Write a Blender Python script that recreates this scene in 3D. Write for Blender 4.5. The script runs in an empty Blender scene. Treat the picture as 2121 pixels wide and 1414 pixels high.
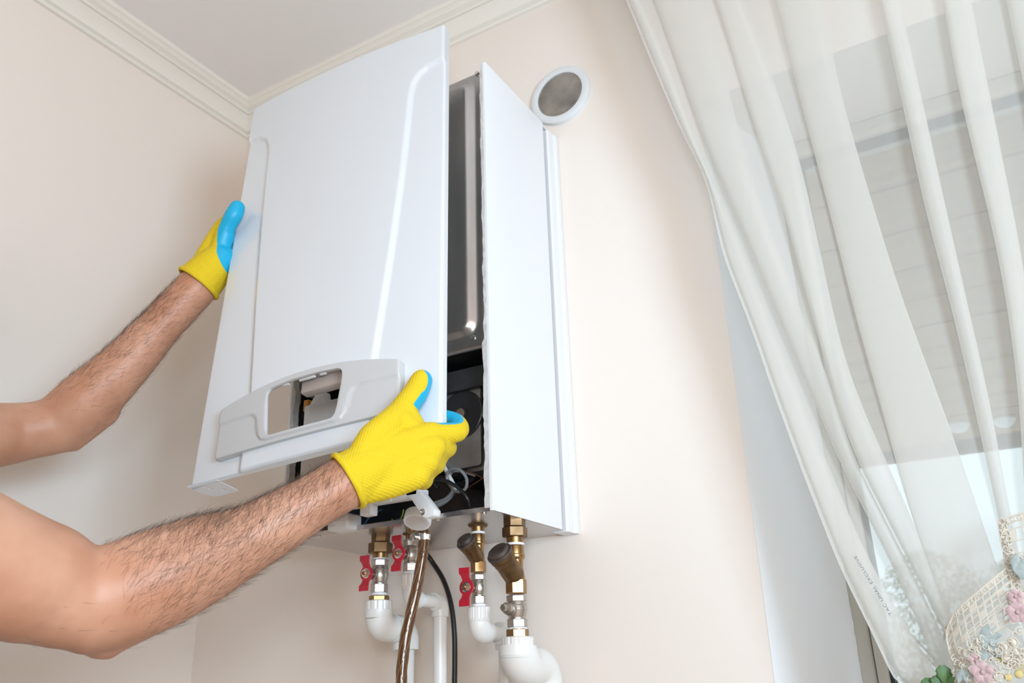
import bpy, bmesh, math, random
import numpy as np
from mathutils import Vector, Matrix

sc = bpy.context.scene
COL = sc.collection
rng = random.Random(7)
nrg = np.random.default_rng(7)
PI = math.pi

# ------------------------------------------------------------------ camera
cam_data = bpy.data.cameras.new('camera')
cam_data.sensor_fit = 'HORIZONTAL'
cam_data.sensor_width = 36.0
cam_data.lens = 1777.33 * 36.0 / 2121.0
cam_data.clip_start = 0.01
cam_data.dof.use_dof = True
cam_data.dof.focus_distance = 1.12
cam_data.dof.aperture_fstop = 9.0
cam = bpy.data.objects.new('camera', cam_data)
COL.objects.link(cam)
cm = Matrix([[0.857751, 0.213685, 0.46755], [0.513334, -0.307525, -0.801197], [-0.02742, 0.927236, -0.373472]]).to_4x4()
cm.translation = Vector((0.0000, -1.2500, 1.2000))
cam.matrix_world = cm
sc.camera = cam

# ------------------------------------------------------------------ world, lights, exposure
world = bpy.data.worlds.new('sky')
sc.world = world
world.use_nodes = True
bg = world.node_tree.nodes['Background']
bg.inputs[0].default_value = (0.78, 0.91, 1.0, 1)
bg.inputs[1].default_value = 1.2


def area_light(name, loc, target, sx, sy, power, color):
    d = bpy.data.lights.new(name, 'AREA')
    d.shape = 'RECTANGLE'
    d.size = sx
    d.size_y = sy
    d.energy = power
    d.color = color
    o = bpy.data.objects.new(name, d)
    COL.objects.link(o)
    o.location = loc
    o.rotation_euler = (Vector(target) - Vector(loc)).to_track_quat('-Z', 'Y').to_euler()
    return o


area_light('flash_softbox', (0.88, -1.33, 1.48), (-0.9, -0.2, 1.8), 0.5, 0.5, 25, (0.60, 0.84, 1.05))
area_light('camera_fill', (0.08, -1.42, 1.36), (-0.6, -0.1, 1.5), 0.15, 0.15, 5.2, (0.72, 0.88, 1.0))  # small frontal fill added beside the camera to brighten the window reveal
area_light('warm_fill', (1.5, -2.6, 1.3), (2.5, -3.6, 1.3), 1.0, 1.0, 50, (1.0, 0.66, 0.36))  # added warm ambient fill, thrown at the rear wall
area_light('ceiling_fill', (0.4, -2.2, 1.3), (0.3, -1.9, 2.5), 0.8, 0.8, 8, (0.85, 0.93, 1.0))  # upward fill added to raise the ambient off the ceiling
sc.view_settings.view_transform = 'Standard'
sc.view_settings.look = 'None'
sc.view_settings.gamma = 1.0
sc.view_settings.exposure = 0.0
sc.view_settings.use_curve_mapping = False
sc.cycles.transparent_max_bounces = 24
sc.cycles.max_bounces = 10


# ------------------------------------------------------------------ materials
def newmat(name):
    m = bpy.data.materials.new(name)
    m.use_nodes = True
    nt = m.node_tree
    b = nt.nodes['Principled BSDF']
    return m, nt, b


def simple(name, col, rough=0.5, metal=0.0, bump=0.0, scale=50.0, var=0.0, coat=0.0, spec=None, coords='Object', stretch=None):
    m, nt, b = newmat(name)
    b.inputs['Base Color'].default_value = (*col, 1)
    b.inputs['Roughness'].default_value = rough
    b.inputs['Metallic'].default_value = metal
    b.inputs['Coat Weight'].default_value = coat
    if spec is not None:
        b.inputs['Specular IOR Level'].default_value = spec
    if bump or var:
        tc = nt.nodes.new('ShaderNodeTexCoord')
        n = nt.nodes.new('ShaderNodeTexNoise')
        n.inputs['Scale'].default_value = scale
        n.inputs['Detail'].default_value = 5
        src = tc.outputs[coords]
        if stretch:
            mp = nt.nodes.new('ShaderNodeMapping')
            mp.inputs['Scale'].default_value = stretch
            nt.links.new(src, mp.inputs[0])
            src = mp.outputs[0]
        nt.links.new(src, n.inputs['Vector'])
        if bump:
            bp = nt.nodes.new('ShaderNodeBump')
            bp.inputs['Strength'].default_value = bump
            bp.inputs['Distance'].default_value = 0.002
            nt.links.new(n.outputs['Fac'], bp.inputs['Height'])
            nt.links.new(bp.outputs[0], b.inputs['Normal'])
        if var:
            r = nt.nodes.new('ShaderNodeValToRGB')
            r.color_ramp.elements[0].position = 0.3
            r.color_ramp.elements[1].position = 0.7
            r.color_ramp.elements[0].color = (*[c * (1 - var) for c in col], 1)
            r.color_ramp.elements[1].color = (*[min(1, c * (1 + var)) for c in col], 1)
            nt.links.new(n.outputs['Fac'], r.inputs[0])
            nt.links.new(r.outputs[0], b.inputs['Base Color'])
    return m


M_WALL = simple('peach_paint', (0.866, 0.785, 0.712), 0.6, bump=0.05, scale=180)
M_CEIL = simple('ceiling_paint', (0.89, 0.84, 0.80), 0.7, bump=0.04, scale=150)
M_CROWN = simple('cream_moulding', (0.86, 0.81, 0.73), 0.5)
M_REVEAL = simple('white_reveal_paint', (0.93, 0.93, 0.93), 0.45)
M_FLOOR = simple('floor_laminate', (0.66, 0.58, 0.50), 0.5, var=0.2, scale=6)
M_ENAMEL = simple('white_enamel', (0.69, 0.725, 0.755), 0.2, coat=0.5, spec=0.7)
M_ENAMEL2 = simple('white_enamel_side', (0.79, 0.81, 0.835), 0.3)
M_TRIM = simple('grey_plastic', (0.545, 0.55, 0.552), 0.35)
M_PVCW = simple('white_plastic', (0.82, 0.82, 0.81), 0.35)
M_BOXG = simple('light_grey_plastic', (0.66, 0.64, 0.63), 0.45)
M_STEEL = simple('steel_sheet', (0.46, 0.45, 0.44), 0.3, 1.0, bump=0.05, scale=30, var=0.12, stretch=(1, 1, 0.2))
M_STEELD = simple('dull_steel', (0.30, 0.29, 0.28), 0.5, 0.8, var=0.15, scale=20)
M_PLATE = simple('galvanised_plate', (0.55, 0.53, 0.52), 0.24, 1.0, var=0.06, scale=14)
M_CHROME = simple('chrome', (0.75, 0.74, 0.72), 0.18, 1.0)
M_NICKEL = simple('nickel', (0.50, 0.475, 0.435), 0.36, 1.0, bump=0.1, scale=300)
M_BRASS = simple('brass', (0.36, 0.225, 0.105), 0.34, 1.0, var=0.15, scale=60)
M_BRASSD = simple('old_brass', (0.19, 0.12, 0.062), 0.42, 1.0, var=0.22, scale=60, bump=0.2)
M_CAPD = simple('tarnished_cap', (0.13, 0.11, 0.10), 0.5, 0.8, var=0.3, scale=80)
M_RED = simple('red_lacquer', (0.48, 0.010, 0.03), 0.35, coat=0.3)
M_PPR = simple('white_pipe_plastic', (0.80, 0.79, 0.76), 0.32)
M_TAPE = simple('white_thread_tape', (0.85, 0.86, 0.9), 0.6)
M_BLACK = simple('black_plastic', (0.018, 0.018, 0.02), 0.4)
M_BLACKM = simple('black_metal', (0.03, 0.03, 0.032), 0.35, 0.3, var=0.4, scale=25)
M_CABLE = simple('black_cable', (0.012, 0.012, 0.013), 0.3)
M_CABLEG = simple('grey_cable', (0.22, 0.22, 0.22), 0.4)
M_COPPER = simple('copper_wire', (0.35, 0.13, 0.06), 0.4, 0.8)
M_BLUEW = simple('blue_wire', (0.05, 0.15, 0.35), 0.4)
M_GREENW = simple('green_wire', (0.35, 0.5, 0.05), 0.4)
M_ORANGE = simple('orange_plastic', (0.55, 0.22, 0.02), 0.5)
M_FOAM = simple('dusty_insulation', (0.56, 0.55, 0.52), 0.9, bump=0.6, scale=90, var=0.14)
M_HUB = simple('brown_cap', (0.20, 0.14, 0.10), 0.35, 0.3)
M_VENT = simple('vent_plastic', (0.74, 0.76, 0.77), 0.4)
M_MESH = simple('grille_wire', (0.40, 0.36, 0.31), 0.5, 0.2, var=0.4, scale=22)
M_DUCT = simple('dark_duct', (0.24, 0.20, 0.165), 0.85, var=0.55, scale=14)
M_WOOD = simple('eave_wood', (0.42, 0.26, 0.14), 0.6, var=0.3, scale=5, stretch=(1, 12, 12))
M_WOODD = simple('eave_beam', (0.10, 0.075, 0.06), 0.6)
M_GASK = simple('black_gasket', (0.02, 0.03, 0.028), 0.5)
M_FRAME = simple('window_frame_plastic', (0.52, 0.48, 0.41), 0.4)
M_LEAF = simple('dark_green_leaf', (0.04, 0.12, 0.015), 0.45, var=0.4, scale=60)
M_LEAFT = simple('leaf_red_tip', (0.16, 0.06, 0.03), 0.5)
M_TREE = simple('pale_foliage', (0.52, 0.52, 0.43), 0.8, var=0.3, scale=4)
M_BARK = simple('bark', (0.10, 0.08, 0.06), 0.9)
M_GROUND = simple('outdoor_ground', (0.72, 0.72, 0.70), 0.9, var=0.2, scale=3)
M_TSHIRT = simple('navy_cotton', (0.05, 0.07, 0.12), 0.9, bump=0.2, scale=300)
M_TROUS = simple('grey_denim', (0.10, 0.11, 0.13), 0.9, bump=0.2, scale=300)
M_SHOE = simple('black_leather', (0.03, 0.03, 0.03), 0.5)
M_HAIRD = simple('dark_hair', (0.03, 0.02, 0.014), 0.5)
M_EYE = simple('eye_white', (0.8, 0.78, 0.75), 0.2)
M_SHROUD = simple('brown_grey_plastic', (0.40, 0.34, 0.30), 0.4)
M_IRIS = simple('brown_iris', (0.06, 0.03, 0.015), 0.2)
M_CORD = simple('lace_thread', (0.66, 0.59, 0.49), 0.8)
M_CORDP = simple('pink_thread', (0.50, 0.35, 0.35), 0.8, var=0.2, scale=200)
M_CORDG = simple('grey_green_thread', (0.33, 0.37, 0.35), 0.8, var=0.2, scale=200)
M_CORDY = simple('yellow_thread', (0.60, 0.48, 0.20), 0.8)
M_INK = simple('grey_ink', (0.16, 0.16, 0.19), 0.7)
M_POT = simple('terracotta', (0.40, 0.18, 0.10), 0.8)

# skin
M_SKIN, nt, b = newmat('skin')
tc = nt.nodes.new('ShaderNodeTexCoord')
n1 = nt.nodes.new('ShaderNodeTexNoise'); n1.inputs['Scale'].default_value = 14; n1.inputs['Detail'].default_value = 6
r1 = nt.nodes.new('ShaderNodeValToRGB')
r1.color_ramp.elements[0].position = 0.32; r1.color_ramp.elements[1].position = 0.7
r1.color_ramp.elements[0].color = (0.48, 0.22, 0.125, 1); r1.color_ramp.elements[1].color = (0.61, 0.33, 0.215, 1)
n2 = nt.nodes.new('ShaderNodeTexNoise'); n2.inputs['Scale'].default_value = 260; n2.inputs['Detail'].default_value = 4
bp = nt.nodes.new('ShaderNodeBump'); bp.inputs['Strength'].default_value = 0.18; bp.inputs['Distance'].default_value = 0.0006
nt.links.new(tc.outputs['Object'], n1.inputs['Vector']); nt.links.new(tc.outputs['Object'], n2.inputs['Vector'])
nt.links.new(n1.outputs['Fac'], r1.inputs[0]); nt.links.new(r1.outputs[0], b.inputs['Base Color'])
nt.links.new(n2.outputs['Fac'], bp.inputs['Height']); nt.links.new(bp.outputs[0], b.inputs['Normal'])
b.inputs['Roughness'].default_value = 0.48
b.inputs['Subsurface Weight'].default_value = 0.12
b.inputs['Subsurface Radius'].default_value = (0.01, 0.004, 0.002)
b.inputs['Subsurface Scale'].default_value = 0.6

M_HAIR = simple('arm_hair_brown', (0.075, 0.042, 0.026), 0.5)

# glove: yellow knit with a blue latex coating where the attribute says palm
M_GLOVE, nt, b = newmat('glove_knit')
at = nt.nodes.new('ShaderNodeAttribute'); at.attribute_name = 'palm'
gt = nt.nodes.new('ShaderNodeMath'); gt.operation = 'GREATER_THAN'; gt.inputs[1].default_value = 0.5
mx = nt.nodes.new('ShaderNodeMix'); mx.data_type = 'RGBA'
mx.inputs[6].default_value = (0.72, 0.52, 0.008, 1)
mx.inputs[7].default_value = (0.004, 0.40, 0.66, 1)
nt.links.new(at.outputs['Fac'], gt.inputs[0]); nt.links.new(gt.outputs[0], mx.inputs[0]); nt.links.new(mx.outputs[2], b.inputs['Base Color'])
ak = nt.nodes.new('ShaderNodeAttribute'); ak.attribute_name = 'knit'
sp = nt.nodes.new('ShaderNodeSeparateXYZ'); nt.links.new(ak.outputs['Vector'], sp.inputs[0])
def _sin(sock):
    s = nt.nodes.new('ShaderNodeMath'); s.operation = 'SINE'; nt.links.new(sock, s.inputs[0]); return s.outputs[0]
mu = nt.nodes.new('ShaderNodeMath'); mu.operation = 'MULTIPLY'
nt.links.new(_sin(sp.outputs[0]), mu.inputs[0]); nt.links.new(_sin(sp.outputs[1]), mu.inputs[1])
inv = nt.nodes.new('ShaderNodeMath'); inv.operation = 'SUBTRACT'; inv.inputs[0].default_value = 1.0; nt.links.new(gt.outputs[0], inv.inputs[1])
st = nt.nodes.new('ShaderNodeMath'); st.operation = 'MULTIPLY'; nt.links.new(mu.outputs[0], st.inputs[0]); nt.links.new(inv.outputs[0], st.inputs[1])
bp = nt.nodes.new('ShaderNodeBump'); bp.inputs['Strength'].default_value = 0.42; bp.inputs['Distance'].default_value = 0.0008
nt.links.new(st.outputs[0], bp.inputs['Height']); nt.links.new(bp.outputs[0], b.inputs['Normal'])
rr = nt.nodes.new('ShaderNodeMapRange'); rr.inputs[3].default_value = 0.85; rr.inputs[4].default_value = 0.42
nt.links.new(gt.outputs[0], rr.inputs[0]); nt.links.new(rr.outputs[0], b.inputs['Roughness'])


def sheer(name, col, transp, scale=0):
    m, nt, b = newmat(name)
    out = nt.nodes['Material Output']
    nt.nodes.remove(b)
    tr = nt.nodes.new('ShaderNodeBsdfTransparent')
    tl = nt.nodes.new('ShaderNodeBsdfTranslucent'); tl.inputs[0].default_value = (*col, 1)
    df = nt.nodes.new('ShaderNodeBsdfDiffuse'); df.inputs[0].default_value = (*col, 1)
    m1 = nt.nodes.new('ShaderNodeMixShader'); m1.inputs[0].default_value = 0.42
    m2 = nt.nodes.new('ShaderNodeMixShader'); m2.inputs[0].default_value = transp
    nt.links.new(df.outputs[0], m1.inputs[1]); nt.links.new(tl.outputs[0], m1.inputs[2])
    nt.links.new(m1.outputs[0], m2.inputs[1]); nt.links.new(tr.outputs[0], m2.inputs[2])
    nt.links.new(m2.outputs[0], out.inputs[0])
    # thin weave: less see-through where the cloth turns edge-on
    lw = nt.nodes.new('ShaderNodeLayerWeight'); lw.inputs[0].default_value = 0.25
    mr = nt.nodes.new('ShaderNodeMapRange'); mr.inputs[1].default_value = 0; mr.inputs[2].default_value = 1
    mr.inputs[3].default_value = transp; mr.inputs[4].default_value = transp * 0.25
    nt.links.new(lw.outputs['Facing'], mr.inputs[0]); nt.links.new(mr.outputs[0], m2.inputs[0])
    return m


M_SHEER = sheer('sheer_voile', (0.84, 0.82, 0.775), 0.55)

# window glass
M_GLASS, nt, b = newmat('clear_glass')
out = nt.nodes['Material Output']; nt.nodes.remove(b)
gl = nt.nodes.new('ShaderNodeBsdfGlossy'); gl.inputs['Roughness'].default_value = 0.02
tr = nt.nodes.new('ShaderNodeBsdfTransparent'); tr.inputs[0].default_value = (0.95, 0.98, 0.97, 1)
fr = nt.nodes.new('ShaderNodeFresnel'); fr.inputs[0].default_value = 1.45
ms = nt.nodes.new('ShaderNodeMixShader')
nt.links.new(fr.outputs[0], ms.inputs[0]); nt.links.new(tr.outputs[0], ms.inputs[1]); nt.links.new(gl.outputs[0], ms.inputs[2]); nt.links.new(ms.outputs[0], out.inputs[0])

# brown see-through hose
M_HOSE, nt, b = newmat('brown_hose')
b.inputs['Base Color'].default_value = (0.10, 0.045, 0.02, 1); b.inputs['Roughness'].default_value = 0.12; b.inputs['Coat Weight'].default_value = 0.6
M_BRAID = simple('hose_braid', (0.26, 0.12, 0.025), 0.4)


# ------------------------------------------------------------------ mesh helpers
class MB:
    def __init__(self):
        self.v = []; self.f = []; self.mi = []

    def add(self, verts, faces, mi=0):
        o = len(self.v)
        self.v += [tuple(p) for p in verts]
        self.f += [tuple(i + o for i in f) for f in faces]
        self.mi += [mi] * len(faces)
        return self

    def box(self, lo, hi, mi=0, mat=None):
        x0, y0, z0 = lo; x1, y1, z1 = hi
        vs = [(x0, y0, z0), (x1, y0, z0), (x1, y1, z0), (x0, y1, z0), (x0, y0, z1), (x1, y0, z1), (x1, y1, z1), (x0, y1, z1)]
        if mat is not None: vs = [tuple(mat @ Vector(p)) for p in vs]
        return self.add(vs, [(0, 3, 2, 1), (4, 5, 6, 7), (0, 1, 5, 4), (1, 2, 6, 5), (2, 3, 7, 6), (3, 0, 4, 7)], mi)

    def rings(self, rings, closed=True, cap0=True, cap1=True, mi=0):
        n = len(rings[0]); vs = [p for r in rings for p in r]; fs = []
        for i in range(len(rings) - 1):
            for j in range(n if closed else n - 1):
                k = (j + 1) % n
                fs.append((i * n + j, i * n + k, (i + 1) * n + k, (i + 1) * n + j))
        if cap0: fs.append(tuple(range(n - 1, -1, -1)))
        if cap1: fs.append(tuple(range((len(rings) - 1) * n, len(rings) * n)))
        return self.add(vs, fs, mi)

    def lathe(self, origin, axis, prof, n=24, mi=0, cap0=True, cap1=True, ref=None, phase=0.0):
        a = Vector(axis).normalized()
        r = Vector(ref) if ref else (Vector((1, 0, 0)) if abs(a.x) < 0.8 else Vector((0, 0, 1)))
        u = (r - a * r.dot(a)).normalized(); w = a.cross(u)
        o = Vector(origin)
        rg = []
        for t, rad in prof:
            rg.append([tuple(o + a * t + (u * math.cos(2 * PI * k / n + phase) + w * math.sin(2 * PI * k / n + phase)) * rad) for k in range(n)])
        return self.rings(rg, True, cap0, cap1, mi)

    def tube(self, pts, rad, n=10, mi=0, smooth=0, caps=True):
        pts = [Vector(p) for p in pts]
        rads = rad if isinstance(rad, (list, tuple)) else [rad] * len(pts)
        if smooth:
            pts, rads = catmull(pts, rads, smooth)
        rg = []; u = None
        for i, p in enumerate(pts):
            t = (pts[min(i + 1, len(pts) - 1)] - pts[max(i - 1, 0)])
            if t.length < 1e-9: t = Vector((0, 0, 1))
            t.normalize()
            if u is None:
                u = t.orthogonal().normalized()
            else:
                u = (u - t * u.dot(t))
                u = u.normalized() if u.length > 1e-6 else t.orthogonal().normalized()
            w = t.cross(u)
            rg.append([tuple(p + (u * math.cos(2 * PI * k / n) + w * math.sin(2 * PI * k / n)) * rads[i]) for k in range(n)])
        return self.rings(rg, True, caps, caps, mi)

    def sphere(self, c, r, nu=20, nv=12, mi=0):
        c = Vector(c); rr = r if isinstance(r, (tuple, list)) else (r, r, r)
        rg = []
        for i in range(nv + 1):
            th = PI * min(max(i / nv, 0.004), 0.996)
            rg.append([(c.x + rr[0] * math.sin(th) * math.cos(2 * PI * k / nu), c.y + rr[1] * math.sin(th) * math.sin(2 * PI * k / nu), c.z - rr[2] * math.cos(th)) for k in range(nu)])
        return self.rings(rg, True, True, True, mi)

    def build(self, name, mats, parent=None, smooth=True, bevel=0.0, seg=2, angle=35, pinv=True):
        me = bpy.data.meshes.new(name)
        me.from_pydata(self.v, [], self.f)
        if not isinstance(mats, (list, tuple)): mats = [mats]
        for m in mats: me.materials.append(m)
        if len(mats) > 1: me.polygons.foreach_set('material_index', self.mi)
        if bevel > 0:
            bm = bmesh.new(); bm.from_mesh(me)
            bmesh.ops.recalc_face_normals(bm, faces=bm.faces)
            es = [e for e in bm.edges if len(e.link_faces) == 2 and e.calc_face_angle(0) > math.radians(30)]
            bmesh.ops.bevel(bm, geom=es, offset=bevel, segments=seg, affect='EDGES', profile=0.5, clamp_overlap=True)
            bm.to_mesh(me); bm.free()
        else:
            bm = bmesh.new(); bm.from_mesh(me); bmesh.ops.recalc_face_normals(bm, faces=bm.faces); bm.to_mesh(me); bm.free()
        if smooth: me.shade_smooth() if False else None
        me.polygons.foreach_set('use_smooth', [bool(smooth)] * len(me.polygons))
        if smooth:
            bm = bmesh.new(); bm.from_mesh(me)
            ca = math.radians(angle)
            for e in bm.edges:
                e.smooth = not (len(e.link_faces) == 2 and e.calc_face_angle(0) > ca)
            bm.to_mesh(me); bm.free()
        o = bpy.data.objects.new(name, me)
        COL.objects.link(o)
        if parent is not None: attach(o, parent, pinv)
        return o


def attach(o, parent, pinv=True):
    o.parent = parent
    if pinv: o.matrix_parent_inverse = world_of(parent).inverted()
    return o


def world_of(o):
    m = o.matrix_basis.copy()
    if o.parent is not None:
        m = world_of(o.parent) @ o.matrix_parent_inverse @ m
    return m


def catmull(pts, rads, sub):
    P = [pts[0]] + list(pts) + [pts[-1]]
    op = []; orr = []
    for i in range(len(pts) - 1):
        p0, p1, p2, p3 = P[i], P[i + 1], P[i + 2], P[i + 3]
        for k in range(sub):
            t = k / sub
            op.append(0.5 * ((2 * p1) + (p2 - p0) * t + (2 * p0 - 5 * p1 + 4 * p2 - p3) * t * t + (3 * p1 - p0 - 3 * p2 + p3) * t ** 3))
            orr.append(rads[i] * (1 - t) + rads[i + 1] * t)
    op.append(pts[-1]); orr.append(rads[-1])
    return op, orr


def thing(name, label, cat, loc, group=None):
    o = bpy.data.objects.new(name, None)
    o.empty_display_size = 0.05
    COL.objects.link(o)
    o.location = loc
    o['label'] = label; o['category'] = cat
    if group: o['group'] = group
    return o


def tag(o, label, cat, group=None):
    o['label'] = label; o['category'] = cat
    if group: o['group'] = group
    return o


def struct(o, label=None):
    o['kind'] = 'structure'
    if label: o['label'] = label
    return o


def smoothstep(x):
    x = np.clip(x, 0, 1)
    return x * x * (3 - 2 * x)


def polydist(U, W, poly, closed=False):
    """distance from every (U, W) to a polyline"""
    d = np.full(U.shape, 1e9)
    P = list(poly) + ([poly[0]] if closed else [])
    for (x0, y0), (x1, y1) in zip(P[:-1], P[1:]):
        dx, dy = x1 - x0, y1 - y0
        t = np.clip(((U - x0) * dx + (W - y0) * dy) / (dx * dx + dy * dy + 1e-18), 0, 1)
        d = np.minimum(d, np.hypot(U - x0 - t * dx, W - y0 - t * dy))
    return d


def inpoly(U, W, poly):
    ins = np.zeros(U.shape, bool)
    n = len(poly)
    for i in range(n):
        x0, y0 = poly[i]; x1, y1 = poly[(i + 1) % n]
        c = ((y0 > W) != (y1 > W)) & (U < (x1 - x0) * (W - y0) / (y1 - y0 + 1e-18) + x0)
        ins ^= c
    return ins


def rounded(poly, rads, n=6):
    """polygon with arc corners"""
    out = []
    m = len(poly)
    for i in range(m):
        p0 = Vector(poly[i - 1]); p = Vector(poly[i]); p1 = Vector(poly[(i + 1) % m])
        r = rads[i] if isinstance(rads, (list, tuple)) else rads
        if r <= 0: out.append(tuple(p)); continue
        a = (p0 - p).normalized(); c = (p1 - p).normalized()
        ang = a.angle(c)
        d = min(r / math.tan(ang / 2), (p0 - p).length * 0.49, (p1 - p).length * 0.49)
        s, e = p + a * d, p + c * d
        for k in range(n + 1):
            t = k / n
            out.append(tuple((1 - t) ** 2 * s + 2 * t * (1 - t) * p + t * t * e))
    return out


def resample(poly, n, closed=True):
    P = [Vector(p) for p in poly] + ([Vector(poly[0])] if closed else [])
    L = [0]
    for a, c in zip(P[:-1], P[1:]): L.append(L[-1] + (c - a).length)
    out = []; j = 0
    for k in range(n):
        s = L[-1] * k / (n if closed else n - 1)
        while j < len(L) - 2 and L[j + 1] < s: j += 1
        t = (s - L[j]) / (L[j + 1] - L[j] + 1e-12)
        out.append(tuple(P[j].lerp(P[j + 1], min(t, 1))))
    return out


def prism(mb, poly, map0, map1, mi=0):
    """closed solid between two maps of a 2D polygon"""
    return mb.rings([[map0(p) for p in poly], [map1(p) for p in poly]], True, True, True, mi)


def remesh(name, parts, voxel, smooth_iter, mats):
    """join overlapping closed shapes into ONE continuous skin"""
    mb = MB()
    for p in parts: p(mb)
    me = bpy.data.meshes.new(name + '_src')
    me.from_pydata(mb.v, [], mb.f)
    bm = bmesh.new(); bm.from_mesh(me); bmesh.ops.recalc_face_normals(bm, faces=bm.faces); bm.to_mesh(me); bm.free()
    o = bpy.data.objects.new(name + '_src', me)
    COL.objects.link(o)
    md = o.modifiers.new('r', 'REMESH'); md.mode = 'VOXEL'; md.voxel_size = voxel
    ms = o.modifiers.new('s', 'SMOOTH'); ms.factor = 0.5; ms.iterations = smooth_iter
    dg = bpy.context.evaluated_depsgraph_get()
    dg.update()
    res = bpy.data.meshes.new_from_object(o.evaluated_get(dg))
    res.name = name
    bpy.data.objects.remove(o); bpy.data.meshes.remove(me)
    res.materials.clear()
    for m in mats: res.materials.append(m)
    res.polygons.foreach_set('use_smooth', [True] * len(res.polygons))
    return res


def capsule(pts, rads, n=14, flat=None):
    """tapered limb with round ends; flat = (axis, factor) squashes it along axis"""
    def f(mb):
        P = [Vector(p) for p in pts]
        R = list(rads)
        if len(P) > 2:
            P2, R2 = catmull(P, R, 4)
        else:
            P2, R2 = P, R
        rg = []
        def frame(i):
            t = P2[min(i + 1, len(P2) - 1)] - P2[max(i - 1, 0)]
            return t.normalized()
        u = None
        def ring(p, t, r):
            nonlocal u
            u = t.orthogonal().normalized() if u is None else (u - t * u.dot(t)).normalized()
            w = t.cross(u)
            out = []
            for k in range(n):
                d = (u * math.cos(2 * PI * k / n) + w * math.sin(2 * PI * k / n)) * r
                if flat is not None:
                    ax = Vector(flat[0]).normalized()
                    d = d - ax * d.dot(ax) * (1 - flat[1])
                out.append(tuple(p + d))
            return out
        t0 = frame(0); t1 = frame(len(P2) - 1)
        for a in (80, 55, 28):
            rg.append(ring(P2[0] - t0 * R2[0] * math.sin(math.radians(a)), t0, R2[0] * math.cos(math.radians(a))))
        for i in range(len(P2)): rg.append(ring(P2[i], frame(i), R2[i]))
        for a in (28, 55, 80):
            rg.append(ring(P2[-1] + t1 * R2[-1] * math.sin(math.radians(a)), t1, R2[-1] * math.cos(math.radians(a))))
        mb.rings(rg)
    return f


def ball(c, r):
    return lambda mb: mb.sphere(c, r, 16, 10)

# ------------------------------------------------------------------ the room
XL, XR, YB, ZC = -1.494, 4.0, -3.6, 2.585
mb = MB(); mb.box((XL - 0.12, YB - 0.12, -0.1), (XR + 0.12, 0.36, 0.0)); struct(mb.build('floor', M_FLOOR, smooth=False))
mb = MB(); mb.box((XL - 0.12, YB - 0.12, ZC), (XR + 0.12, 0.36, ZC + 0.1)); struct(mb.build('ceiling', M_CEIL, smooth=False))
mb = MB(); mb.box((XL - 0.12, YB, 0), (XL, 0.36, ZC)); struct(mb.build('wall_left', M_WALL, smooth=False))
mb = MB(); mb.box((XR, YB, 0), (XR + 0.12, 0.36, ZC)); struct(mb.build('wall_right', M_WALL, smooth=False))
mb = MB(); mb.box((XL - 0.12, YB - 0.12, 0), (XR + 0.12, YB, ZC)); struct(mb.build('wall_rear', M_WALL, smooth=False))
WX0, WX1, WZ0, WZ1, WD = -0.335, 1.05, 0.86, 2.16, 0.22
mb = MB()
mb.box((XL, 0, 0), (WX0, 0.36, ZC)); mb.box((WX1, 0, 0), (XR, 0.36, ZC))
mb.box((WX0, 0, 0), (WX1, 0.36, WZ0 - 0.03)); mb.box((WX0, 0, WZ1), (WX1, 0.36, ZC))
struct(mb.build('wall_back', M_WALL, smooth=False))
# splayed white reveal of the window opening
JX = -0.262
mb = MB(); mb.rings([[(WX0, -0.001, z), (JX, WD, z), (WX0, WD, z)] for z in (WZ0, WZ1)]); struct(mb.build('trim_1', M_REVEAL, smooth=False), 'white splayed window reveal on the left')
mb = MB(); mb.rings([[(WX1, -0.001, z), (WX1 - 0.073, WD, z), (WX1, WD, z)] for z in (WZ0, WZ1)]); struct(mb.build('trim_2', M_REVEAL, smooth=False), 'white splayed window reveal on the right')
mb = MB(); mb.box((WX0, 0.0, WZ0 - 0.03), (WX1, WD, WZ0)); mb.box((WX0 - 0.03, -0.29, WZ0 - 0.03), (WX1 + 0.03, 0.0, WZ0)); struct(mb.build('trim_3', M_PVCW, bevel=0.003), 'white window sill')
mb = MB(); mb.box((WX0, 0.0005, WZ1 - 0.012), (WX1, WD, WZ1)); struct(mb.build('trim_4', M_WALL, smooth=False), 'white soffit of the window opening')

# stepped crown moulding along the left and back walls
CP = [(0.0, -0.072), (0.008, -0.072), (0.0105, -0.069), (0.0100, -0.0665), (0.0055, -0.0645), (0.0060, -0.062), (0.0135, -0.0585), (0.0150, -0.055), (0.0100, -0.0530),
      (0.0100, -0.0505), (0.0150, -0.042), (0.0215, -0.034), (0.0295, -0.0275), (0.0340, -0.0285), (0.0370, -0.0270), (0.0370, -0.0235), (0.0345, -0.0215), (0.0405, -0.0185),
      (0.0450, -0.0175), (0.0480, -0.0150), (0.0460, -0.0120), (0.0490, -0.0100), (0.0545, -0.0085), (0.0570, -0.006), (0.057, 0.0), (0.0, 0.0)]
mb = MB()
mb.rings([[(XL + d, YB, ZC + z) for d, z in CP], [(XL + d, -d, ZC + z) for d, z in CP]])
struct(mb.build('trim_5', M_CROWN, angle=25), 'cream crown moulding along the left wall')
mb = MB()
mb.rings([[(XL + d, -d, ZC + z) for d, z in CP], [(XR, -d, ZC + z) for d, z in CP]])
struct(mb.build('trim_6', M_CROWN, angle=25), 'cream crown moulding along the back wall')

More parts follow.
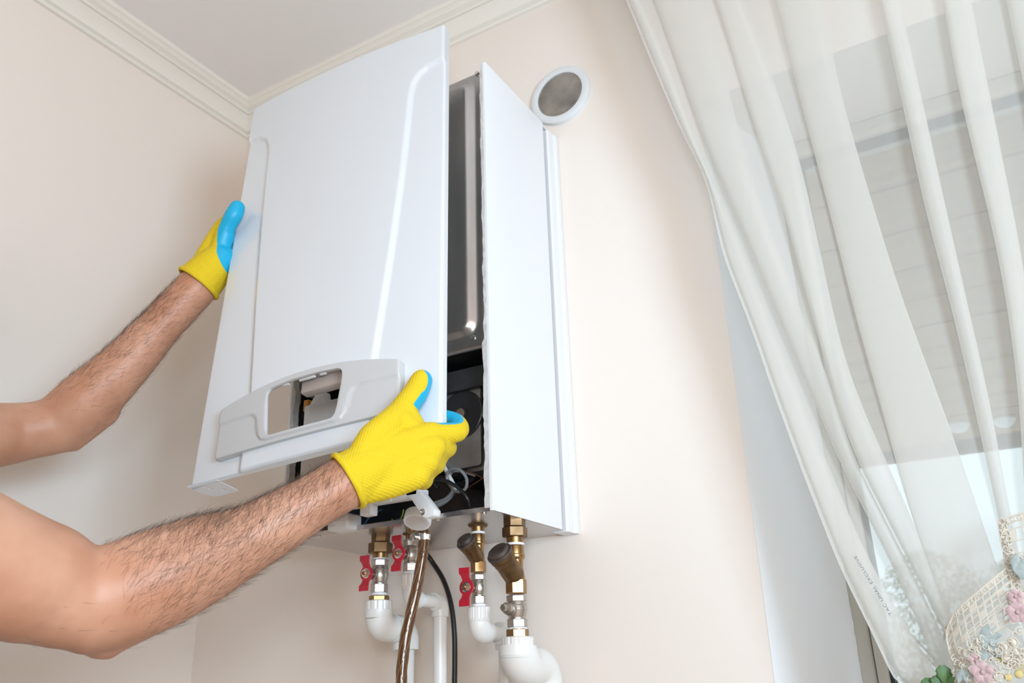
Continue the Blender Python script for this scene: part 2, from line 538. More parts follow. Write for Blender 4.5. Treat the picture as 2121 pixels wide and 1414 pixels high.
# window: fixed frame, sash, gasket, pane
win = bpy.data.objects.new('window_1', None); COL.objects.link(win); win.location = (0.35, WD, WZ0); win['kind'] = 'structure'
mb = MB()
FX0, FX1 = JX, WX1 - 0.073
for (a, b2) in (((FX0, WD, WZ0), (FX0 + 0.022, WD + 0.07, WZ1)), ((FX1 - 0.022, WD, WZ0), (FX1, WD + 0.07, WZ1)), ((FX0 + 0.022, WD, WZ0), (FX1 - 0.022, WD + 0.07, WZ0 + 0.022)), ((FX0 + 0.022, WD, WZ1 - 0.034), (FX1 - 0.022, WD + 0.07, WZ1 - 0.012))):
    mb.box(a, b2)
mb.build('window_frame', M_FRAME, win, bevel=0.002)
SX0, SX1, SZ0, SZ1 = FX0 + 0.024, FX1 - 0.024, WZ0 + 0.024, WZ1 - 0.036
mb = MB()
for (a, b2) in (((SX0, WD - 0.008, SZ0), (SX0 + 0.016, WD + 0.06, SZ1)), ((SX1 - 0.016, WD - 0.008, SZ0), (SX1, WD + 0.06, SZ1)), ((SX0 + 0.016, WD - 0.008, SZ0), (SX1 - 0.016, WD + 0.06, SZ0 + 0.016)), ((SX0 + 0.016, WD - 0.008, SZ1 - 0.016), (SX1 - 0.016, WD + 0.06, SZ1))):
    mb.box(a, b2)
mb.build('sash', M_FRAME, win, bevel=0.002)
GX0, GX1, GZ0, GZ1 = SX0 + 0.016, SX1 - 0.016, SZ0 + 0.016, SZ1 - 0.016
mb = MB()
for (a, b2) in (((GX0, WD + 0.002, GZ0), (GX0 + 0.006, WD + 0.03, GZ1)), ((GX1 - 0.006, WD + 0.002, GZ0), (GX1, WD + 0.03, GZ1)), ((GX0 + 0.006, WD + 0.002, GZ0), (GX1 - 0.006, WD + 0.03, GZ0 + 0.006)), ((GX0 + 0.006, WD + 0.002, GZ1 - 0.006), (GX1 - 0.006, WD + 0.03, GZ1))):
    mb.box(a, b2)
mb.build('gasket', M_GASK, win, smooth=False)
mb = MB(); mb.box((GX0 + 0.006, WD + 0.012, GZ0 + 0.006), (GX1 - 0.006, WD + 0.018, GZ1 - 0.006)); mb.build('pane', M_GLASS, win, smooth=False)

# ------------------------------------------------------------------ outside: wooden eave, trees, ground
ev = thing('eave', 'brown plank eave above the window, seen through the sheer curtain', 'eave', (0.3, 0.5, 2.4))
npl = 26
for k in range(npl):
    y0 = 0.42 + k * 0.138
    mb = MB(); mb.box((-2.6, y0 + 0.003, 2.40 + 0.004 * (k % 2)), (3.2, y0 + 0.135, 2.43)); mb.build('plank', M_WOOD, ev, smooth=False)
mb = MB(); mb.rings([[(-2.6, 3.99, 2.43), (-2.6, 4.02, 2.36), (-2.6, 4.10, 2.36), (-2.6, 4.10, 2.62), (-2.6, 3.99, 2.62)], [(3.2, 4.24, 2.43), (3.2, 4.27, 2.36), (3.2, 4.35, 2.36), (3.2, 4.35, 2.62), (3.2, 4.24, 2.62)]])
mb.build('fascia_beam', M_WOODD, ev, smooth=False)
mb = MB(); mb.box((-2.6, 0.36, 2.435), (3.2, 4.1, 2.47)); mb.build('roof_board', M_WOODD, ev, smooth=False)
for k, (x, y) in enumerate(((-0.19, 3.63), (0.02, 3.66))):
    t = thing('ceiling_lamp', ('round white lamp under the wooden eave, the left one of two', 'round white lamp under the wooden eave, the right one of two')[k], 'lamp', (x, y, 2.40), 'lamps under the eave')
    mb = MB(); mb.lathe((x, y, 2.40), (0, 0, -1), [(0, 0.055), (0.012, 0.055), (0.016, 0.05)], 20); mb.build('base', M_PVCW, t)
    mb = MB(); mb.sphere((x, y, 2.384), (0.047, 0.047, 0.03), 18, 10); mb.build('globe', M_TAPE, t)
mb = MB(); mb.box((-9, 0.36, -0.25), (12, 30, -0.15)); g = mb.build('outdoor_ground', M_GROUND, smooth=False); g['kind'] = 'structure'
for k, (tx, ty, th, cr) in enumerate(((-3.3, 14.6, 3.1, 1.05), (-1.75, 16.4, 3.3, 1.1), (-0.2, 14.8, 2.9, 1.0))):
    t = thing('tree', ('pale blurred tree outside, seen low through the left of the pane', 'pale blurred tree outside behind the middle of the sheer curtain', 'pale blurred tree outside behind the lace at the lower right')[k], 'tree', (tx, ty, -0.15), 'trees beyond the window')
    mb = MB(); mb.tube([(tx, ty, -0.15), (tx + 0.05, ty, 0.8), (tx, ty, th * 0.62)], [0.10, 0.07, 0.03], 8, smooth=3)
    for q in range(7):
        a = q * 0.9; mb.tube([(tx, ty, 0.8 + q * 0.12), (tx + 0.5 * cr * math.cos(a), ty + 0.5 * cr * math.sin(a), 1.2 + q * 0.2)], [0.03, 0.01], 5)
    mb.build('trunk', M_BARK, t)
    mb = MB()
    for q in range(2600):
        u = rng.uniform(-1, 1); a = rng.uniform(0, 2 * PI); rr = cr * (1 - u * u) ** 0.5 * rng.uniform(0.45, 1.0)
        p = Vector((tx + rr * math.cos(a), ty + rr * math.sin(a), th * 0.62 + u * th * 0.38))
        d1 = Vector((rng.gauss(0, 1), rng.gauss(0, 1), rng.gauss(0, 1))).normalized(); d2 = d1.orthogonal().normalized()
        s = rng.uniform(0.03, 0.07)
        mb.add([p - d1 * s, p + d2 * s * 0.5, p + d1 * s, p - d2 * s * 0.5], [(0, 1, 2, 3)])
    o = mb.build('foliage', M_TREE, t, smooth=False); o['kind'] = 'stuff'

# ------------------------------------------------------------------ boiler body
BX0, BX1, BY, BZ0, BZ1 = -1.024, -0.622, -0.2485, 1.4263, 2.19
boiler = thing('wall_boiler', 'white wall-hung gas boiler with its front cover off and dark inside showing', 'boiler', ((BX0 + BX1) / 2, -0.12, BZ0))
# right side sheet with a rolled front lip and a shorter wall flange behind it
def side_sheet(name, xo, s):
    mb = MB()
    pf = [(xo, -0.045), (xo, BY + 0.003), (xo - s * 0.0012, BY + 0.0005), (xo - s * 0.003, BY), (xo - s * 0.0055, BY), (xo - s * 0.0055, BY + 0.004), (xo - s * 0.002, BY + 0.004), (xo - s * 0.002, -0.045)]
    mb.rings([[(x, y, BZ0) for x, y in pf], [(x, y, BZ1) for x, y in pf]])
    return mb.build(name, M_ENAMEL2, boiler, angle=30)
side_sheet('side_panel', BX1, 1)
side_sheet('side_panel', BX0, -1)
mb = MB()
pf = [(BX1 + 0.002, -0.036), (BX1 + 0.005, -0.033), (BX1 + 0.005, -0.014), (BX1 + 0.008, -0.011), (BX1 + 0.008, -0.001), (BX1 - 0.02, -0.001), (BX1 - 0.02, -0.036)]
mb.rings([[(x, y, BZ0 - 0.002) for x, y in pf], [(x, y, BZ1 - 0.012) for x, y in pf]])
pf2 = [(BX0 + BX1 - x, y) for x, y in pf]
mb.rings([[(x, y, BZ0 - 0.002) for x, y in pf2], [(x, y, BZ1 - 0.012) for x, y in pf2]])
mb.box((BX0 + 0.02, -0.03, BZ0 + 0.004), (BX1 - 0.02, -0.001, BZ1 - 0.012))
mb.build('back_frame', M_ENAMEL2, boiler, angle=30)
mb = MB(); mb.box((BX0 + 0.003, -0.226, BZ1 - 0.004), (BX1 - 0.003, -0.004, BZ1 - 0.001)); mb.build('top_panel', M_ENAMEL2, boiler, smooth=False)
# dusty ragged insulation strips inside the lips
for s, xo in ((1, BX1), (-1, BX0)):
    mb = MB(); rg = []
    for k in range(121):
        z = BZ0 + 0.004 + (BZ1 - BZ0 - 0.008) * k / 120
        w = (0.0075 if z < 1.68 else 0.0045) + 0.0014 * math.sin(z * 97) * math.sin(z * 41) + rng.uniform(-0.0006, 0.0006)
        yy = BY - 0.0012 + rng.uniform(-0.0005, 0.0005)
        x1 = xo - s * 0.0052
        rg.append([(x1, yy + 0.001, z), (x1 - s * w, yy, z), (x1 - s * (w + 0.001), yy + 0.012, z), (x1, yy + 0.012, z)])
    mb.rings(rg); mb.build('insulation_strip', M_FOAM, boiler)
# bottom plate with folded front lip and screws
mb = MB()
mb.box((BX0 + 0.003, BY + 0.004, BZ0), (BX1 - 0.003, -0.0005, BZ0 + 0.0015))
mb.rings([[(BX0 + 0.004, BY + 0.004, BZ0 + 0.0015), (BX0 + 0.004, BY + 0.001, BZ0 - 0.0005), (BX0 + 0.004, BY + 0.0005, BZ0 + 0.006), (BX0 + 0.004, BY + 0.002, BZ0 + 0.007)], [(BX1 - 0.006, BY + 0.004, BZ0 + 0.0015), (BX1 - 0.006, BY + 0.001, BZ0 - 0.0005), (BX1 - 0.006, BY + 0.0005, BZ0 + 0.006), (BX1 - 0.006, BY + 0.002, BZ0 + 0.007)]])
mb.build('bottom_plate', M_PLATE, boiler, angle=25)
for x, y in ((-0.645, -0.236), (-0.985, -0.235), (-0.945, -0.243), (-0.72, -0.240)):
    mb = MB(); mb.lathe((x, y, BZ0), (0, 0, -1), [(0, 0.0035), (0.001, 0.0035), (0.0025, 0.0022)], 10); mb.build('screw', M_CHROME, boiler)
# sealed chamber cover: pressed steel with a raised field
CX0, CX1, CZ0, CZ1 = BX0 + 0.012, -0.6335, 1.676, BZ1 - 0.002
nu, nw = 90, 150
U, W = np.meshgrid(np.linspace(CX0, CX1, nu), np.linspace(CZ0, CZ1, nw))
field = rounded([(CX0 + 0.02, 1.703), (-0.658, 1.703), (-0.658, 2.168), (CX0 + 0.02, 2.168)], 0.02, 8)
d = polydist(U, W, field, True); ins = inpoly(U, W, field)
sd = np.where(ins, d, -d)
H = -0.236 - 0.012 * smoothstep((sd + 0.008) / 0.015)
edge = np.minimum.reduce([U - CX0, CX1 - U, W - CZ0, CZ1 - W])
H = H + 0.006 * (1 - smoothstep(edge / 0.006))
mb = MB(); mb.add([(U[i, j], H[i, j], W[i, j]) for i in range(nw) for j in range(nu)], [(i * nu + j, i * nu + j + 1, (i + 1) * nu + j + 1, (i + 1) * nu + j) for i in range(nw - 1) for j in range(nu - 1)])
mb.box((CX0, -0.232, CZ0), (CX1, -0.228, CZ1))
mb.build('chamber_cover', M_STEEL, boiler, angle=80)
for x, z in ((-0.6600, 1.6945), (CX0 + 0.02, 1.6945), (-0.645, 2.183), (-0.83, 1.690)):
    mb = MB(); mb.lathe((x, -0.236, z), (0, -1, 0), [(0, 0.0045), (0.0015, 0.0045), (0.004, 0.003), (0.004, 0.0008)], 14); mb.build('screw', M_CHROME, boiler)
# chamber underside and dark back of the lower bay
mb = MB(); mb.box((CX0, -0.228, CZ0 + 0.002), (CX1, -0.06, CZ0 + 0.006)); mb.build('chamber_floor', M_BLACKM, boiler, smooth=False)
mb = MB()
mb.box((BX0 + 0.0025, -0.06, BZ0 + 0.002), (BX1 - 0.0025, -0.04, CZ0)); mb.build('rear_panel', M_BLACKM, boiler, smooth=False)
mb = MB()
mb.box((BX1 - 0.0055, BY + 0.014, BZ0 + 0.002), (BX1 - 0.0025, -0.06, CZ0)); mb.build('lining', M_BLACKM, boiler, smooth=False)
mb = MB(); mb.box((BX0 + 0.0025, BY + 0.014, BZ0 + 0.002), (BX0 + 0.0055, -0.06, CZ0)); mb.build('lining', M_BLACKM, boiler, smooth=False)
# burner box and fan plate under the chamber
a = (-0.6567, -0.2150, 1.6558); c = (-0.7228, -0.2150, 1.6587)
mb = MB(); mb.box((BX0 + 0.05, -0.215, a[2] - 0.001), (a[0] + 0.012, -0.07, a[2] + 0.0015)); mb.box((BX0 + 0.05, -0.215, (-0.6923, -0.2150, 1.6240)[2]), (a[0] + 0.012, -0.205, a[2])); mb.build('burner_shield', M_BLACKM, boiler, bevel=0.001)
fc = (-0.7020, -0.2050, 1.5883)
mb = MB(); pl = rounded([(fc[0] - 0.055, (-0.6990, -0.2050, 1.6234)[2] - 0.118), (fc[0] + 0.032, (-0.6990, -0.2050, 1.6234)[2] - 0.118), (fc[0] + 0.032, (-0.6990, -0.2050, 1.6289)[2]), (fc[0] - 0.055, (-0.6990, -0.2050, 1.6289)[2])], 0.006)
prism(mb, pl, lambda p: (p[0], -0.203, p[1]), lambda p: (p[0], -0.196, p[1])); mb.build('fan_plate', M_STEELD, boiler, bevel=0.001)
mb = MB(); mb.lathe((fc[0], -0.203, fc[2]), (0, -1, 0), [(0, 0.0375), (0.003, 0.0375), (0.004, 0.036), (0.0042, 0.012), (0.0085, 0.0115), (0.0085, 0.0085), (0.004, 0.0082)], 48)
mb.build('fan_disc', M_BLACK, boiler, angle=25)
mb = MB(); mb.lathe((fc[0], -0.2065, fc[2]), (0, -1, 0), [(0, 0.0082), (0.0045, 0.0082), (0.005, 0.0072), (0.0052, 0.001)], 24); mb.build('fan_hub', M_HUB, boiler)
# pump head, label, cables in the lower bay
pc = (-0.7259, -0.1950, 1.5231)
mb = MB(); mb.lathe((pc[0], -0.10, pc[2]), (0, -1, 0), [(0, 0.033), (0.06, 0.033), (0.062, 0.037), (0.072, 0.037), (0.074, 0.030), (0.088, 0.029), (0.095, 0.026), (0.096, 0.005)], 32)
for k in range(16):
    a = 2 * PI * k / 16; q = (pc[0] + 0.0355 * math.cos(a), -0.18, pc[2] + 0.0355 * math.sin(a)); mb.sphere(q, (0.003, 0.008, 0.003), 8, 6)
mb.build('pump_head', M_BLACK, boiler, angle=30)
mb = MB(); q = (-0.7444, -0.1980, 1.5178); mb.box((q[0] - 0.011, -0.1985, q[2] - 0.009), (q[0] + 0.011, -0.1965, q[2] + 0.009)); mb.build('pump_label', M_PVCW, boiler, smooth=False)
mb = MB(); mb.tube([(-0.7395, -0.2050, 1.5209), (-0.7297, -0.2100, 1.5073), (-0.7148, -0.2150, 1.4860), (-0.7083, -0.2120, 1.4712)], 0.0032, 8, smooth=5); mb.build('cable_sleeve', M_PVCW, boiler)
mb = MB()
mb.tube([(-0.7470, -0.2150, 1.4564), (-0.7235, -0.2150, 1.4606), (-0.7102, -0.2180, 1.4705), (-0.7192, -0.2200, 1.4857), (-0.7143, -0.2220, 1.4991), (-0.6971, -0.2220, 1.4988), (-0.6849, -0.2200, 1.4845), (-0.6881, -0.2180, 1.4696), (-0.7056, -0.2160, 1.4681), (-0.7199, -0.2140, 1.4833), (-0.7178, -0.2120, 1.4979), (-0.7103, -0.2000, 1.5027), (-0.6884, -0.1900, 1.4941)], 0.0024, 8, smooth=6)
mb.tube([(-0.7651, -0.2120, 1.4519), (-0.7404, -0.2120, 1.4539), (-0.7227, -0.2100, 1.4627), (-0.7157, -0.2050, 1.4756)], 0.0042, 8, smooth=5)
mb.build('grey_cable', M_CABLEG, boiler)
mb = MB(); mb.tube([(-0.7334, -0.2220, 1.4765), (-0.7383, -0.2250, 1.4839), (-0.7292, -0.2280, 1.4864), (-0.7088, -0.2300, 1.4803), (-0.6865, -0.2280, 1.4635), (-0.6789, -0.2220, 1.4481), (-0.6837, -0.2100, 1.4324)], 0.0029, 8, smooth=6)
mb.tube([(-0.7515, -0.2000, 1.4463), (-0.7253, -0.2000, 1.4417), (-0.7072, -0.1950, 1.4346)], 0.002, 8, smooth=4)
mb.tube([(-0.8663, -0.2000, 1.4339), (-0.8156, -0.2050, 1.4422), (-0.7703, -0.2050, 1.4551)], 0.003, 8, smooth=4)
mb.build('black_cable', M_CABLE, boiler)
mb = MB(); mb.tube([(-0.7173, -0.2000, 1.5037), (-0.6904, -0.2000, 1.4976), (-0.6693, -0.2000, 1.4859)], 0.0008, 6, smooth=4); mb.tube([(-0.6966, -0.2000, 1.4753), (-0.6821, -0.2000, 1.4805), (-0.6693, -0.2000, 1.4859)], 0.0008, 6, smooth=4); mb.build('copper_wire', M_COPPER, boiler)
mb = MB(); mb.tube([(-0.8724, -0.2250, 1.4350), (-0.8606, -0.2250, 1.4469), (-0.8374, -0.2250, 1.4566)], 0.0012, 6, smooth=4); mb.build('blue_wire', M_BLUEW, boiler)
mb = MB(); mb.tube([(-0.8125, -0.2300, 1.4383), (-0.8015, -0.2320, 1.4289), (-0.7943, -0.2300, 1.4398), (-0.7926, -0.2280, 1.4507)], 0.001, 6, smooth=4); mb.build('green_wire', M_GREENW, boiler)
# bracket between fan and side
mb = MB(); q = (-0.6815, -0.2000, 1.5205); mb.box((q[0] - 0.03, -0.19, q[2] - 0.02), (q[0] + 0.012, -0.12, q[2] + 0.018)); mb.build('mounting_bracket', M_STEELD, boiler, bevel=0.002)

# hinged control box that hangs at the front of the bay
cb = (-0.9345, -0.3050, 1.6198); ce = (-0.6927, -0.3050, 1.4434)
mb = MB(); mb.box((cb[0], -0.305, (-0.7991, -0.3050, 1.4571)[2]), ((-0.7662, -0.3050, 1.5156)[0], -0.262, cb[2])); cbx = mb.build('control_box', M_BOXG, boiler, bevel=0.004, seg=3)
q = (-0.9150, -0.3050, 1.5178)
mb = MB(); mb.lathe((q[0] - 0.001, -0.305, q[2]), (0, -1, 0), [(0, 0.0045), (0.001, 0.0045), (0.0015, 0.0035)], 14); mb.build('rivet', M_BOXG, cbx)
q = (-0.9186, -0.2900, 1.6407)
mb = MB(); mb.rings([[(q[0] - 0.016, -0.295, cb[2] - 0.001), (q[0] + 0.014, -0.295, cb[2] - 0.001), (q[0] + 0.008, -0.295, cb[2] + 0.024), (q[0] + 0.001, -0.295, cb[2] + 0.024)], [(q[0] - 0.016, -0.272, cb[2] - 0.001), (q[0] + 0.014, -0.272, cb[2] - 0.001), (q[0] + 0.008, -0.272, cb[2] + 0.024), (q[0] + 0.001, -0.272, cb[2] + 0.024)]])
mb.build('white_clip', M_PVCW, cbx, bevel=0.001)
q = (-0.9489, -0.2800, 1.6453)
mb = MB(); mb.box((q[0] - 0.006, -0.285, cb[2] - 0.001), (q[0] + 0.004, -0.27, cb[2] + 0.018)); mb.build('orange_connector', M_ORANGE, cbx, bevel=0.001)
# white frame with latch and hinge arm under the control box
zb = (-0.8029, -0.3000, 1.4473)[2]
mb = MB()
mb.box((cb[0] + 0.02, -0.312, zb), ((-0.7046, -0.3100, 1.4494)[0], -0.285, (-0.7950, -0.3100, 1.4586)[2]))
mb.box(((-0.7686, -0.3130, 1.4478)[0], -0.3155, (-0.7685, -0.3130, 1.4451)[2] - 0.002), ((-0.7472, -0.3130, 1.4464)[0], -0.312, (-0.7575, -0.3130, 1.4484)[2]))
mb.box(((-0.8083, -0.3050, 1.4445)[0], -0.309, (-0.8015, -0.3050, 1.4313)[2]), ((-0.7888, -0.3050, 1.4420)[0], -0.292, zb + 0.002))
mb.build('control_box_frame', M_PVCW, boiler, bevel=0.002)
mb = MB()
arm = [(-0.7294, -0.3080, 1.4530), (-0.7095, -0.3080, 1.4564), (-0.7012, -0.3080, 1.4533), (-0.6759, -0.3080, 1.4237), (-0.6774, -0.3080, 1.4161), (-0.6877, -0.3080, 1.4141), (-0.6942, -0.3080, 1.4155), (-0.7142, -0.3080, 1.4417)]
ap = rounded([(p[0], p[2]) for p in arm], 0.004, 4)
prism(mb, ap, lambda p: (p[0], -0.312, p[1]), lambda p: (p[0], -0.296, p[1]))
arm_o = mb.build('hinge_arm', M_PVCW, boiler, bevel=0.0015)
q = (-0.6946, -0.3120, 1.4228)
mb = MB(); mb.lathe((q[0], -0.312, q[2]), (0, -1, 0), [(0, 0.0045), (0.0015, 0.0045), (0.0018, 0.003), (0.0006, 0.0028), (0.0006, 0.0005)], 16); mb.build('screw', M_CHROME, arm_o)
# white junction box at the lower left and round gauge disc
mb = MB(); mb.box(((-0.9061, -0.2700, 1.4363)[0], -0.27, (-0.8777, -0.2700, 1.4252)[2]), ((-0.8649, -0.2700, 1.4317)[0], -0.235, (-0.8792, -0.2700, 1.4499)[2])); mb.build('junction_box', M_PVCW, boiler, bevel=0.005, seg=3)
q = (-0.7386, -0.2660, 1.4213)
gdir = Vector((0.10, -0.42, -0.90)).normalized()
mb = MB(); mb.lathe(Vector(q) - gdir * 0.012, gdir, [(0, 0.0195), (0.012, 0.020), (0.014, 0.019), (0.0145, 0.017), (0.0140, 0.0165), (0.0140, 0.001)], 32); gg = mb.build('pressure_gauge', M_PVCW, boiler, angle=30)
mb = MB(); mb.lathe(Vector(q) + gdir * 0.0021, gdir, [(0, 0.0160), (0.0008, 0.0155)], 32); mb.build('gauge_face', M_BOXG, gg)

# ------------------------------------------------------------------ front cover held in the two hands (local frame: x right, -y outward, z up)
PM = Matrix([[0.99232, -0.084764, -0.090093], [0.096794, 0.985571, 0.138853], [0.077024, -0.146507, 0.986206]]).to_4x4(); PM.translation = Vector((-0.8162, -0.3989, 1.8460))
HW, HH = 0.200, 0.7356 / 2
cover = thing('front_cover', 'large white enamelled boiler front cover with bowed face, held tilted in gloved hands', 'boiler cover', (0, 0, 0))
cover.matrix_world = PM
cover.matrix_basis = PM


def bow(u): return 0.0105 * (1 - (np.asarray(u) / HW) ** 2)
R_C = [(0.104, -0.40), (0.104, -0.25), (0.1205, -0.09), (0.1335, 0.06), (0.1405, 0.18), (0.1425, 0.225), (0.1465, 0.25), (0.1555, 0.267), (0.170, 0.278), (0.187, 0.284), (0.23, 0.289)]
crease = [(-a, b2) for a, b2 in reversed(R_C)]


def cover_out(U, W):
    """outward height of the pressed sheet"""
    U = np.asarray(U, float); W = np.asarray(W, float)
    au = np.abs(U)
    d = polydist(au, W, R_C)
    side = inpoly(au, W, R_C + [(0.4, 0.289), (0.4, -0.40)])
    sd = np.where(side, d, -d)
    h = bow(U) - 0.0055 * smoothstep((sd + 0.0035) / 0.007)
    # rounded rim
    e = np.minimum.reduce([HW - au, HH - W, W + HH])
    rr = 0.004
    x = np.clip(e, 0, rr)
    return h - (rr - np.sqrt(np.maximum(rr * rr - (rr - x) ** 2, 0)))


uu = np.unique(np.concatenate([np.linspace(-HW, HW, 161), HW - np.linspace(0, 0.004, 5), -HW + np.linspace(0, 0.004, 5)]).round(6))
ww = np.unique(np.concatenate([np.linspace(-HH, HH, 261), HH - np.linspace(0, 0.004, 5), -HH + np.linspace(0, 0.004, 5)]).round(6))
U, W = np.meshgrid(uu, ww)
Hh = cover_out(U, W)
hole = [(-0.084, -0.253), (0.084, -0.253), (0.074, -0.337), (-0.074, -0.337)]
cu = (U[:-1, :-1] + U[1:, 1:]) / 2; cw = (W[:-1, :-1] + W[1:, 1:]) / 2
keep = ~inpoly(cu, cw, hole)
nu = len(uu); nw = len(ww)
mb = MB()
mb.add(list(zip(U.ravel(), -Hh.ravel(), W.ravel())), [(i * nu + j, i * nu + j + 1, (i + 1) * nu + j + 1, (i + 1) * nu + j) for i in range(nw - 1) for j in range(nu - 1) if keep[i, j]])
# returned flanges: sides and top go back 20 mm
def hrim(u, w): return -float(cover_out(np.array([u]), np.array([w]))[0])
for s in (-1, 1):
    mb.rings([[(s * HW, hrim(s * HW, w), w) for w in ww], [(s * HW, 0.019, w) for w in ww], [(s * (HW - 0.0012), 0.020, w) for w in ww], [(s * (HW - 0.008), 0.020, w) for w in ww]], closed=False, cap0=False, cap1=False)
mb.rings([[(u, hrim(u, HH), HH) for u in uu], [(u, 0.019, HH) for u in uu], [(u, 0.020, HH - 0.0012) for u in uu], [(u, 0.020, HH - 0.008) for u in uu]], closed=False, cap0=False, cap1=False)
mb.rings([[(u, hrim(u, -HH), -HH) for u in uu], [(u, 0.006, -HH) for u in uu], [(u, 0.006, -HH + 0.001) for u in uu], [(u, -0.002, -HH + 0.001) for u in uu]], closed=False, cap0=False, cap1=False)
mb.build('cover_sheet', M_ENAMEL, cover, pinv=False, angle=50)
# slotted fixing tabs folded back from the lower corners
for s in (-1, 1):
    tabp = rounded([(s * 0.1995, 0.0), (s * 0.148, 0.0), (s * 0.148, 0.046), (s * 0.192, 0.046), (s * 0.1995, 0.030)], [0, 0, 0.006, 0.012, 0.004], 5)
    holes = [[(s * 0.178, 0.008), (s * 0.174, 0.008), (s * 0.174, 0.024), (s * 0.178, 0.024)], [(s * 0.1655, 0.028), (s * 0.1595, 0.028), (s * 0.1595, 0.033), (s * 0.1655, 0.033)], [(s * 0.186, 0.027), (s * 0.183, 0.027), (s * 0.183, 0.036), (s * 0.186, 0.036)]]
    bm = bmesh.new()
    edges = []
    for loop in [tabp] + holes:
        vs = [bm.verts.new((p[0], p[1], -HH)) for p in loop]
        edges += [bm.edges.new((vs[i], vs[(i + 1) % len(vs)])) for i in range(len(vs))]
    bmesh.ops.triangle_fill(bm, use_beauty=True, edges=edges)
    g = bmesh.ops.extrude_face_region(bm, geom=list(bm.faces))
    bmesh.ops.translate(bm, vec=(0, 0, 0.001), verts=[v for v in g['geom'] if isinstance(v, bmesh.types.BMVert)])
    bmesh.ops.recalc_face_normals(bm, faces=bm.faces)
    me = bpy.data.meshes.new('fixing_tab'); bm.to_mesh(me); bm.free(); me.materials.append(M_ENAMEL)
    o = bpy.data.objects.new('fixing_tab', me); COL.objects.link(o); attach(o, cover, False)
# grey plastic bezel with the display opening
top = [(-0.1485 + 0.297 * k / 40, -0.268 + 0.021 * (1 - ((k - 20) / 20) ** 2)) for k in range(41)]
outl = rounded([(-0.1485, -0.342), *top, (0.1485, -0.342)], [0.006] + [0.007] + [0] * 39 + [0.007] + [0.006], 5)
opn = rounded([(-0.0545, -0.331), (-0.0635, -0.259), (-0.02, -0.2555), (0.02, -0.2555), (0.0635, -0.259), (0.0545, -0.331)], [0.010, 0.012, 0.03, 0.03, 0.012, 0.010], 6)
N = 240
def by_angle(poly, n, c0):
    pts = resample(poly, 2400)
    an = np.array([math.atan2(p[1] - c0[1], p[0] - c0[0]) for p in pts]); od = np.argsort(an); an = an[od]; pts = np.array(pts)[od]
    tg = TG
    an3 = np.concatenate([an - 2 * PI, an, an + 2 * PI]); p3 = np.concatenate([pts, pts, pts])
    return np.stack([np.interp(tg, an3, p3[:, 0]), np.interp(tg, an3, p3[:, 1])], 1)
c0 = (0.0, -0.297)
# target angles: spread by arc of both outlines, corners kept
oa = np.array([math.atan2(p[1] - c0[1], p[0] - c0[0]) for p in resample(outl, 150)] + [math.atan2(p[1] - c0[1], p[0] - c0[0]) for p in resample(opn, 150)] + [math.atan2(p[1] - c0[1], p[0] - c0[0]) for p in outl] + [math.atan2(p[1] - c0[1], p[0] - c0[0]) for p in opn])
TG = np.unique(oa.round(4))
PO = by_angle(outl, 0, c0); PI_ = by_angle(opn, 0, c0)
wing = [(0.30, -0.2905), (0.090, -0.2905), (0.0825, -0.2925), (0.0775, -0.299), (0.0735, -0.316), (0.0700, -0.3265), (0.0640, -0.3335), (0.0545, -0.3360), (-0.01, -0.3362)]
def bez_out(p):
    u, w = p[:, 0], p[:, 1]; au = np.abs(u)
    d = polydist(au, w, wing)
    below = inpoly(au, w, wing + [(-0.01, -0.5), (0.30, -0.5)])
    sd = np.where(below, d, -d)
    return bow(u) + 0.0085 - 0.0026 * smoothstep((sd + 0.0018) / 0.0036)
rg = []
def ringat(t, lift, off=0.0):
    p = PO * (1 - t) + PI_ * t
    return p, lift
nr = 26
seq = []
base = np.stack([PO[:, 0], -(bow(PO[:, 0]) - 0.008), PO[:, 1]], 1); seq.append(base)
for t, dn in ((0.0, 0.0035), (0.006, 0.0015), (0.016, 0.0004), (0.03, 0.0)):
    p = PO * (1 - t) + PI_ * t; seq.append(np.stack([p[:, 0], -(bez_out(p) - dn), p[:, 1]], 1))
for k in range(1, nr):
    t = 0.03 + (0.965 - 0.03) * k / nr; p = PO * (1 - t) + PI_ * t; seq.append(np.stack([p[:, 0], -bez_out(p), p[:, 1]], 1))
for t, dn in ((0.97, 0.0), (0.988, 0.0006), (1.0, 0.0022)):
    p = PO * (1 - t) + PI_ * t; seq.append(np.stack([p[:, 0], -(bez_out(p) - dn), p[:, 1]], 1))
seq.append(np.stack([PI_[:, 0], -(bez_out(PI_) - 0.0042), PI_[:, 1]], 1)); q_ = PI_ * 0.97 + PO * 0.03; seq.append(np.stack([q_[:, 0], -(bez_out(q_) - 0.0044), q_[:, 1]], 1))
mb = MB(); mb.rings([[tuple(q) for q in s] for s in seq], True, False, False)
bz = mb.build('display_bezel', M_TRIM, cover, pinv=False, angle=40)
# small clips on the upper rim of the opening and the inner shroud
mb = MB()
for u0, u1 in ((-0.040, -0.030), (-0.012, 0.014), (0.022, 0.032)):
    mb.box((u0, -0.0138, -0.2578), (u1, -0.010, -0.2550))
mb.build('bezel_clip', M_BOXG, bz, pinv=False, bevel=0.0006)
mb = MB(); mb.box((-0.016, -0.004, -0.272), (0.082, 0.012, -0.252)); mb.build('shroud', M_SHROUD, bz, pinv=False, bevel=0.003)

